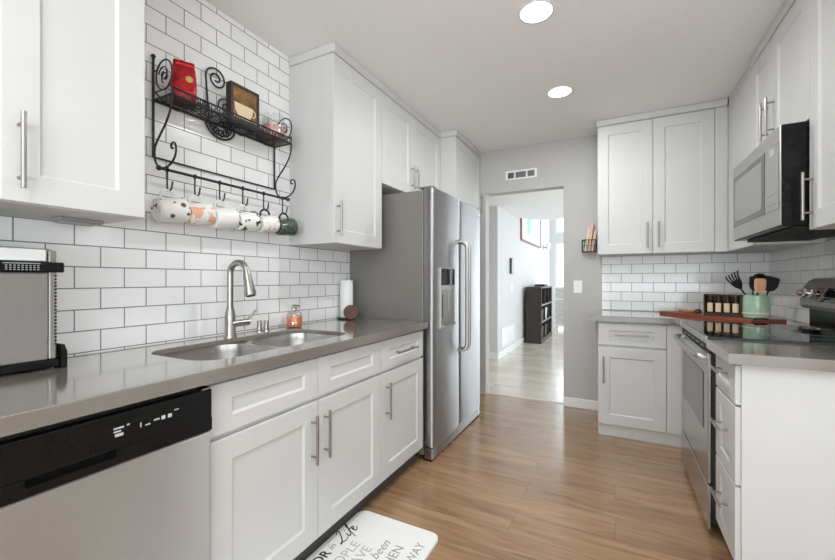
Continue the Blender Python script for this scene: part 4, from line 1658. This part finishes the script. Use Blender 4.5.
sf = frame_at(0.450, 0.115, -0.42)
t = thing('spice_rack', 'small dark wood rack holding four spice jars on the cutting board', 'spice rack', sf(0, 0, 0))
mb = MB()
W2, Dp, Hh = 0.105, 0.028, 0.15
obox(mb, sf, -W2, W2, -Dp, Dp, 0, 0.008)
obox(mb, sf, -W2, -W2 + 0.008, -Dp, Dp, 0.008, Hh)
obox(mb, sf, W2 - 0.008, W2, -Dp, Dp, 0.008, Hh)
obox(mb, sf, -W2 + 0.008, W2 - 0.008, Dp - 0.006, Dp, 0.008, Hh)
obox(mb, sf, -W2 + 0.008, W2 - 0.008, -Dp, -Dp + 0.005, 0.008, 0.022)
mb.build('rack', M['rackwood'], t)
for i in range(4):
    x = -0.0715 + i * 0.0477
    b_ = sf(x, -0.001, 0.009)
    lab = ['leftmost', 'second from left', 'third from left', 'rightmost'][i]
    j = thing('spice_jar', 'brown spice jar with cream label, %s in the small dark rack' % lab, 'spice jar', b_, 'spice jars in the rack')
    mb = MB()
    mb.lathe([(0, 0), (0.018, 0), (0.0195, 0.003), (0.0195, 0.085), (0.015, 0.098), (0, 0.098)], b_, n=20)
    mb.build('jar', M['spice'], j)
    mb = MB()
    mb.lathe([(0.0155, 0.0985), (0.017, 0.0985), (0.017, 0.132), (0, 0.134)], b_, n=20)
    mb.build('lid', M['blackmat'], j)
    mb = MB()
    n_ = 8
    for k in range(n_):
        a0, a1 = -0.42 - PI / 2 - 1.0 + 2.0 * k / n_, -0.42 - PI / 2 - 1.0 + 2.0 * (k + 1) / n_
        q = [(b_[0] + 0.0199 * math.cos(a), b_[1] + 0.0199 * math.sin(a), b_[2] + z) for a, z in ((a0, 0.018), (a1, 0.018), (a1, 0.08), (a0, 0.08))]
        mb.bm.faces.new([mb.bm.verts.new(p_) for p_ in q])
    bmesh.ops.remove_doubles(mb.bm, verts=mb.bm.verts[:], dist=1e-5)
    mb.build('paper_label', M['label'], j)

# crock of utensils
kc = Vector(onboard(0.628, 0.175, BT))
t = thing('utensil_crock', 'sage green ceramic crock on the cutting board', 'crock', tuple(kc))
mb = MB()
mb.lathe([(0, 0), (0.058, 0), (0.066, 0.006), (0.069, 0.03), (0.069, 0.13), (0.066, 0.145), (0.068, 0.152), (0.064, 0.153), (0.062, 0.145), (0.064, 0.128), (0.064, 0.02), (0, 0.012)], kc, n=36)
mb.build('pot', M['ceramic'], t)
mb = MB()
mb.lathe([(0.0685, 0.028), (0.0725, 0.03), (0.0725, 0.036), (0.0685, 0.038)], kc, n=36)
mb.build('glaze_band', M['creampaper'], t)


def utensil(name, lab, off, tip, head, m=None):
    """handle from inside the crock to tip, head drawn by a function"""
    p0 = kc + Vector(off)
    p1 = kc + Vector(tip)
    d_ = (p1 - p0).normalized()
    t = thing(name, lab, 'utensil', tuple(p0), 'utensils in the green crock')
    mb = MB()
    mb.tube([p0, p0 + (p1 - p0) * 0.5, p1], [0.005, 0.0055, 0.005], n=10)
    mb.build('handle', m or M['utensil'], t)
    mb = MB()
    head(mb, p1, d_)
    mb.build('head', m or M['utensil'], t)


def blade(L, W, th, face, taper=0.75, slots=0):
    def f_(mb, p, d_):
        n_ = Vector(face)
        n_ = (n_ - d_ * n_.dot(d_)).normalized()
        s_ = d_.cross(n_)
        out = [(0, 0.006), (L * 0.15, W * 0.35), (L * 0.4, W * 0.5), (L * 0.9, W * 0.5 * (1 if taper > 1 else 1)), (L, W * 0.38)]
        loop = out + [(a, -b) for a, b in reversed(out)]
        if not slots:
            mb.prism(loop, th, lambda u, v, w_: p + d_ * u + s_ * v + n_ * (w_ - th / 2))
        else:
            mb.prism([(0, 0.006), (L * 0.2, W * 0.45), (L * 0.35, W * 0.5), (L * 0.35, -W * 0.5), (L * 0.2, -W * 0.45), (0, -0.006)], th, lambda u, v, w_: p + d_ * u + s_ * v + n_ * (w_ - th / 2))
            for k in range(slots):
                v0 = -W * 0.5 + W * k / slots
                mb.prism([(L * 0.345, v0), (L, v0 + 0.001), (L, v0 + W / slots * 0.6), (L * 0.345, v0 + W / slots * 0.7)], th, lambda u, v, w_: p + d_ * u + s_ * v + n_ * (w_ - th / 2 + 0.25 * max(0, u - L * 0.5)))
    return f_


def ladle(mb, p, d_):
    c_ = p + d_ * 0.03
    ax = (d_ * 0.35 + Vector((-0.3, -0.6, -0.2))).normalized()
    mb.lathe([(0, -0.032), (0.022, -0.026), (0.036, -0.006), (0.039, 0.012), (0.036, 0.012), (0.033, -0.004), (0.02, -0.022), (0, -0.028)], c_, axis=ax, n=24)


def fan(mb, p, d_):
    # slotted server: a rounded web with long bent fingers
    n_ = Vector((0.25, -1, 0.3))
    n_ = (n_ - d_ * n_.dot(d_)).normalized()
    s_ = d_.cross(n_)
    P = lambda u, v, w_: p + d_ * u + s_ * v + n_ * w_
    mb.prism([(-0.005, 0.006), (0.02, 0.026), (0.045, 0.034), (0.06, 0.034), (0.06, -0.034), (0.045, -0.034), (0.02, -0.026), (-0.005, -0.006)], 0.005, P)
    for k in range(5):
        v0 = -0.031 + k * 0.0155
        mb.tube([P(0.055, v0, 0.0025), P(0.085, v0 * 1.2, 0.004), P(0.105, v0 * 1.35, 0.014), P(0.11, v0 * 1.4, 0.026)], [0.005, 0.0048, 0.0044, 0.003], n=8)


utensil('pasta_fork', 'black fingered server fanning out to the left of the green crock', (0.03, 0.03, 0.02), (-0.075, 0.03, 0.195), fan)
utensil('ladle', 'black ladle standing upright at the back of the green crock', (0.0, 0.048, 0.02), (0.028, 0.054, 0.225), ladle)
utensil('spatula', 'wide black turner leaning right out of the green crock', (0.018, 0.0, 0.02), (0.062, 0.012, 0.175), blade(0.10, 0.085, 0.004, (0.3, -1, 0.1)))
utensil('serving_spoon', 'black spoon behind the tan spatula in the green crock', (-0.03, -0.012, 0.02), (-0.018, -0.006, 0.185), blade(0.09, 0.05, 0.004, (0.2, -1, 0.2)))
utensil('wooden_spatula', 'tan wooden spatula standing in front in the green crock', (0.0, -0.045, 0.02), (0.004, -0.05, 0.165), blade(0.095, 0.058, 0.006, (-0.2, -1, 0.1)), M['tanwood'])

gp = Vector(onboard(0.345, 0.13, BT))
t = thing('small_bottle', 'small dark green glass bottle beside the spice rack', 'bottle', tuple(gp))
mb = MB()
mb.lathe([(0, 0), (0.016, 0), (0.018, 0.004), (0.018, 0.045), (0.008, 0.06), (0.008, 0.072), (0, 0.072)], gp, n=20)
mb.build('glass', M['greenglass'], t)
mb = MB()
mb.lathe([(0.0085, 0.068), (0.0095, 0.068), (0.0095, 0.084), (0, 0.085)], gp, n=16)
mb.build('cap', M['greenglass'], t)
gp = Vector(onboard(0.155, 0.11, BT))
mb = MB()
mb.loft([[(gp.x + r * 1.9 * math.cos(a) * math.cos(ang) - r * 0.8 * math.sin(a) * math.sin(ang), gp.y + r * 1.9 * math.cos(a) * math.sin(ang) + r * 0.8 * math.sin(a) * math.cos(ang), gp.z + z) for a in [2 * PI * k / 20 for k in range(20)]]
         for r, z in ((0.026, 0), (0.036, 0.008), (0.04, 0.02), (0.036, 0.02), (0.028, 0.008))])
tag(mb.build('wooden_dish', M['tanwood'], None, tuple(gp)), 'shallow tan wooden dish at the left end of the cutting board', 'dish')
gp = Vector(onboard(0.255, 0.11, BT))
mb = MB()
mb.lathe([(0, 0), (0.014, 0.002), (0.022, 0.012), (0.022, 0.02), (0.014, 0.032), (0, 0.034)], gp, n=20)
tag(mb.build('wooden_egg', M['coaster'], None, tuple(gp)), 'small round brown wooden egg between tan dish and green bottle', 'ornament')

# spoon rest on the cooktop
gp = Vector((0.90, 2.72, 0.9295))
mb = MB()
mb.loft([[(gp.x + a_ * math.cos(q), gp.y + b_ * math.sin(q), gp.z + z) for q in [2 * PI * k / 28 for k in range(28)]] for a_, b_, z in ((0.03, 0.09, 0), (0.038, 0.105, 0.008), (0.04, 0.108, 0.012), (0.036, 0.10, 0.011), (0.028, 0.085, 0.004))])
tag(mb.build('spoon_rest', M['chrome'], None, tuple(gp)), 'shiny oval metal spoon rest at the back of the cooktop', 'spoon rest')

# ------------------------------------------------------------------ floor mat with its lettering
MXa, MXb, MYa, MYb = -1.16, -0.715, 0.62, 1.628
t = thing('kitchen_mat', 'white cushioned floor mat with grey and black lettering', 'mat', ((MXa + MXb) / 2, (MYa + MYb) / 2, 0))
mb = MB()
mb.prism(rrect(MXa, MXb, MYa, MYb, 0.045, 8), 0.011, lambda u, v, w_: (u, v, 0.0005 + w_))
bmesh.ops.bevel(mb.bm, geom=[e for e in mb.bm.edges if len(e.link_faces) == 2 and e.calc_face_angle(0) > 1.2], offset=0.004, segments=2, affect='EDGES')
mb.build('pad', M['mat'], t)


def lettering(parent, text, x, y_end, size, m, shear=0.0, bold=0.0, z=0.0116):
    """words read along +Y, their right end at y_end, baseline at x"""
    cu = bpy.data.curves.new('lettering', 'FONT')
    cu.body = text
    cu.size = size
    cu.shear = shear
    cu.offset = bold
    cu.align_x = 'RIGHT'
    cu.extrude = 0.0002
    ob = bpy.data.objects.new('lettering_src', cu)
    C.objects.link(ob)
    dg = bpy.context.evaluated_depsgraph_get()
    me = bpy.data.meshes.new_from_object(ob.evaluated_get(dg))
    bpy.data.objects.remove(ob)
    me.materials.clear()
    me.materials.append(m)
    off = Vector((0, 0, 0))
    q = parent
    while q is not None:
        off += q.location
        q = q.parent
    # text x -> +Y, text y -> -X
    me.transform(Matrix(((0, -1, 0, x - off.x), (1, 0, 0, y_end - off.y), (0, 0, 1, z + 0.0003 - off.z), (0, 0, 0, 1))))
    o = bpy.data.objects.new('lettering', me)
    C.objects.link(o)
    o.parent = parent
    return o


lettering(t, 'FOR', -1.088, 1.305, 0.062, M['ink'], bold=0.0012)
lettering(t, 'in', -1.098, 1.352, 0.048, M['greyink'], shear=0.3)
# brush-script word, drawn stroke by stroke (a runs along the baseline, b up the letter)


def stroke(ctrl, r0=0.0022, r1=0.0036):
    out = []
    for q in ctrl:
        out += bez(*[(p_[0], p_[1], 0) for p_ in q], 8)[(1 if out else 0):]
    n_ = len(out)
    pts_ = [(-1.083 - v.y, 1.378 + v.x + 0.32 * v.y, 0.0105) for v in out]
    return pts_, [r0 + (r1 - r0) * math.sin(PI * k / (n_ - 1)) for k in range(n_)]


for ctrl in ([[(0.010, 0.060), (0.018, 0.085), (0.040, 0.078), (0.026, 0.050)], [(0.026, 0.050), (0.016, 0.028), (0.006, 0.010), (-0.006, 0.004)],
              [(-0.006, 0.004), (-0.018, 0.0), (-0.012, 0.014), (0.004, 0.006)], [(0.004, 0.006), (0.024, -0.004), (0.036, 0.0), (0.046, 0.012)]],
             [[(0.050, 0.032), (0.049, 0.018), (0.048, 0.004), (0.056, 0.004)], [(0.056, 0.004), (0.062, 0.004), (0.066, 0.014), (0.072, 0.024)]],
             [[(0.072, 0.024), (0.082, 0.050), (0.094, 0.078), (0.086, 0.078)], [(0.086, 0.078), (0.078, 0.076), (0.074, 0.020), (0.070, -0.022)]],
             [[(0.066, 0.032), (0.074, 0.034), (0.082, 0.034), (0.092, 0.036)]],
             [[(0.090, 0.016), (0.106, 0.020), (0.108, 0.036), (0.100, 0.036)], [(0.100, 0.036), (0.090, 0.034), (0.088, 0.004), (0.100, 0.003)], [(0.100, 0.003), (0.108, 0.002), (0.114, 0.010), (0.120, 0.018)]]):
    mb = MB()
    p_, r_ = stroke(ctrl)
    mb.tube(p_, r_, n=8)
    mb.build('script_lettering', M['ink'], t)
mb = MB()
mb.tube([(-1.083 - 0.046, 1.378 + 0.055 + 0.32 * 0.046, 0.0105), (-1.083 - 0.050, 1.378 + 0.056 + 0.32 * 0.05, 0.0105)], 0.003, n=8)
mb.build('script_lettering', M['ink'], t)
lettering(t, 'PEOPLE', -1.008, 1.412, 0.066, M['palegreyink'])
lettering(t, 'HAVE', -0.945, 1.410, 0.066, M['palegreyink'])
lettering(t, 'been', -0.893, 1.478, 0.062, M['greyink'], shear=0.35)
lettering(t, 'WHEN', -0.824, 1.478, 0.062, M['greyink'])
lettering(t, 'WAY', -0.750, 1.535, 0.056, M['greyink'])

# ------------------------------------------------------------------ beyond the doorway
HXW = -1.56
t = thing('cubby_shelf', 'dark wooden cubby shelf against the pale hall wall', 'shelf', (-1.38, 8.06, 0))
X0, X1, Y0, Y1, H_ = -1.50, -1.215, 7.40, 8.72, 1.06
mb = MB()
mb.box(X0, X1, Y0, Y0 + 0.03, 0, H_, 0.002)
mb.box(X0, X1, Y1 - 0.03, Y1, 0, H_, 0.002)
mb.box(X0, X1, Y0 + 0.03, Y1 - 0.03, H_ - 0.03, H_)
mb.box(X0, X1, Y0 + 0.03, Y1 - 0.03, 0, 0.08)
mb.box(X0, X0 + 0.01, Y0 + 0.03, Y1 - 0.03, 0.08, H_ - 0.03)
mb.build('case', M['darkwood'], t)
for k in (1, 2):
    mb = MB()
    z = 0.08 + (H_ - 0.11) * k / 3
    mb.box(X0 + 0.0105, X1 - 0.001, Y0 + 0.0305, Y1 - 0.0305, z - 0.015, z + 0.015)
    mb.build('shelf_board', M['fridgeside'], t)
mb = MB()
for k in (1, 2):
    y = Y0 + (Y1 - Y0) * k / 3
    for r_ in range(3):
        z0 = 0.08 + (H_ - 0.11) * r_ / 3 + (0.0155 if r_ else 0.0005)
        z1 = 0.08 + (H_ - 0.11) * (r_ + 1) / 3 - (0.0155 if r_ < 2 else 0.0005)
        mb.box(X0 + 0.0105, X1 - 0.001, y - 0.012, y + 0.012, z0, z1)
mb.build('divider', M['darkwood'], t)
for i, (y, z, m, lab) in enumerate(((7.62, 0.081, 'blackmat', 'black storage bin in the bottom row of the hall cubby shelf, nearest'), (8.06, 0.081, 'blackmat', 'black storage bin in the middle of the hall cubby bottom row'),
                                    (7.62, 0.4125, 'blackmat', 'black storage bin in the middle row of the hall cubby shelf, nearest'), (8.06, 0.412, 'fabric', 'pale patterned bin in the centre of the hall cubby shelf'))):
    mb = MB()
    mb.loft([[(X0 + 0.03, y - 0.15, z), (X1 - 0.03, y - 0.15, z), (X1 - 0.03, y + 0.15, z), (X0 + 0.03, y + 0.15, z)],
             [(X0 + 0.025, y - 0.165, z + 0.22), (X1 - 0.02, y - 0.165, z + 0.22), (X1 - 0.02, y + 0.165, z + 0.22), (X0 + 0.025, y + 0.165, z + 0.22)],
             [(X0 + 0.03, y - 0.16, z + 0.22), (X1 - 0.025, y - 0.16, z + 0.22), (X1 - 0.025, y + 0.16, z + 0.22), (X0 + 0.03, y + 0.16, z + 0.22)],
             [(X0 + 0.035, y - 0.145, z + 0.01), (X1 - 0.035, y - 0.145, z + 0.01), (X1 - 0.035, y + 0.145, z + 0.01), (X0 + 0.035, y + 0.145, z + 0.01)]], smooth=False)
    z_off = 0.0 if z < 0.1 else 0.0
    tag(mb.build('storage_bin', M[m], None, (-1.38, y, z)), lab, 'bin', 'bins in the hall cubby shelf')
mb = MB()
mb.box(-1.46, -1.26, 8.05, 8.45, H_, H_ + 0.012, 0.003)
mb.box(-1.46, -1.45, 8.05, 8.45, H_ + 0.012, H_ + 0.04)
mb.box(-1.27, -1.26, 8.05, 8.45, H_ + 0.012, H_ + 0.04)
mb.box(-1.45, -1.27, 8.05, 8.06, H_ + 0.012, H_ + 0.04)
mb.box(-1.45, -1.27, 8.44, 8.45, H_ + 0.012, H_ + 0.04)
tag(mb.build('tray', M['blackmat'], None, (-1.36, 8.25, H_)), 'low black tray on top of the hall cubby shelf', 'tray')

t = thing('wall_art', 'large pale framed picture with a teal patch high on the hall wall', 'picture', (HXW, 8.2, 1.93))
ay0, ay1, az0, az1 = 7.18, 9.25, 1.93, 3.2
mb = MB()
for (a, b, c0, d0) in ((ay0, ay0 + 0.03, az0, az1), (ay1 - 0.03, ay1, az0, az1), (ay0 + 0.03, ay1 - 0.03, az0, az0 + 0.03), (ay0 + 0.03, ay1 - 0.03, az1 - 0.03, az1)):
    mb.box(HXW + 0.001, HXW + 0.035, a, b, c0, d0, 0.003)
mb.build('frame', M['rosewood'], t)
mb = MB()
mb.box(HXW + 0.001, HXW + 0.02, ay0 + 0.0305, ay1 - 0.0305, az0 + 0.0305, az1 - 0.0305)
cv = mb.build('canvas', M['artpaper'], t)
mb = MB()
pts = []
for k in range(24):
    a = 2 * PI * k / 24
    r = 1 + 0.18 * math.sin(3 * a + 1) + 0.1 * math.sin(5 * a)
    pts.append((7.92 + 0.26 * r * math.cos(a), 2.5 + 0.38 * r * math.sin(a)))
mb.prism(pts, 0.0015, lambda u, v, w_: (HXW + 0.0202 + w_, u, v))
mb.build('teal_patch', M['teal'], cv)

t = thing('wall_sconce', 'small white wall sconce past the picture in the hall', 'sconce', (HXW, 9.75, 1.9))
mb = MB()
mb.lathe([(0, 0), (0.07, 0), (0.07, 0.012), (0.02, 0.02), (0.015, 0.1), (0, 0.1)], (HXW + 0.0005, 9.75, 1.98), axis=(1, 0, 0), n=20)
mb.build('mount', M['nickel'], t)
mb = MB()
mb.lathe([(0.035, 0), (0.055, 0.16), (0.052, 0.16), (0.032, 0.004), (0, 0.004)], (HXW + 0.12, 9.75, 1.92), n=24)
mb.build('shade', M['whiteplastic'], t)

t = thing('thermostat', 'black thermostat with white base on the hall wall', 'thermostat', (HXW, 6.44, 1.43))
mb = MB()
mb.box(HXW + 0.0005, HXW + 0.012, 6.36, 6.64, 1.29, 1.56, 0.004, 2)
bs = mb.build('base', M['palegreyink'], t)
mb = MB()
mb.box(HXW + 0.0121, HXW + 0.04, 6.362, 6.50, 1.295, 1.555, 0.006, 2)
mb.build('body', M['black'], t)
t = thing('light_switch', 'white light switch below the thermostat in the hall', 'switch', (HXW, 6.5, 1.05))
mb = MB()
mb.box(HXW + 0.0005, HXW + 0.008, 6.44, 6.56, 0.98, 1.12, 0.003)
mb.build('plate', M['whiteplastic'], t)
mb = MB()
mb.box(HXW + 0.008, HXW + 0.013, 6.48, 6.52, 1.02, 1.08, 0.002)
mb.build('rocker', M['whiteplastic'], t)
t = thing('return_vent', 'white low return air grille on the hall wall', 'vent', (HXW, 6.2, 0.25))
mb = MB()
ry0, ry1, rz0, rz1 = 5.85, 6.75, 0.14, 0.44
for (a, b, c0, d0) in ((ry0, ry0 + 0.03, rz0, rz1), (ry1 - 0.03, ry1, rz0, rz1), (ry0 + 0.03, ry1 - 0.03, rz0, rz0 + 0.03), (ry0 + 0.03, ry1 - 0.03, rz1 - 0.03, rz1)):
    mb.box(HXW + 0.0005, HXW + 0.012, a, b, c0, d0, 0.002)
mb.build('frame', M['trim'], t)
mb = MB()
mb.box(HXW + 0.0005, HXW + 0.002, ry0 + 0.03, ry1 - 0.03, rz0 + 0.03, rz1 - 0.03)
for k in range(12):
    z = rz0 + 0.035 + k * 0.0195
    mb.prism([(HXW + 0.002, z + 0.010), (HXW + 0.010, z), (HXW + 0.010, z + 0.003), (HXW + 0.002, z + 0.013)], ry1 - ry0 - 0.062, lambda u, v, w_: (u, ry0 + 0.031 + w_, v))
mb.build('slats', M['trim'], t)

# pale two-tier unit with patterned bins by the living room window
t = thing('storage_bench', 'white two-tier stand with grey patterned panels by the bright window', 'stand', (-1.0, 9.9, 0))
mb = MB()
sx0, sx1, sy0, sy1 = -1.30, -0.6, 9.6, 10.1
for x in (sx0, sx1 - 0.04):
    for y in (sy0, sy1 - 0.04):
        mb.box(x, x + 0.04, y, y + 0.04, 0.0, 1.02, 0.003)
for z in (0.1, 0.72, 0.99):
    mb.box(sx0 + 0.002, sx1 - 0.002, sy0 + 0.002, sy1 - 0.002, z, z + 0.04, 0.003)
mb.build('frame', M['trim'], t)
mb = MB()
mb.box(sx0 + 0.041, sx1 - 0.041, sy0 + 0.012, sy0 + 0.03, 0.141, 0.719)
mb.build('panel', M['fabric'], t)
mb = MB()
mb.box(sx0 + 0.041, sx1 - 0.041, sy0 + 0.012, sy0 + 0.03, 0.761, 0.989)
mb.build('panel', M['fabric'], t)
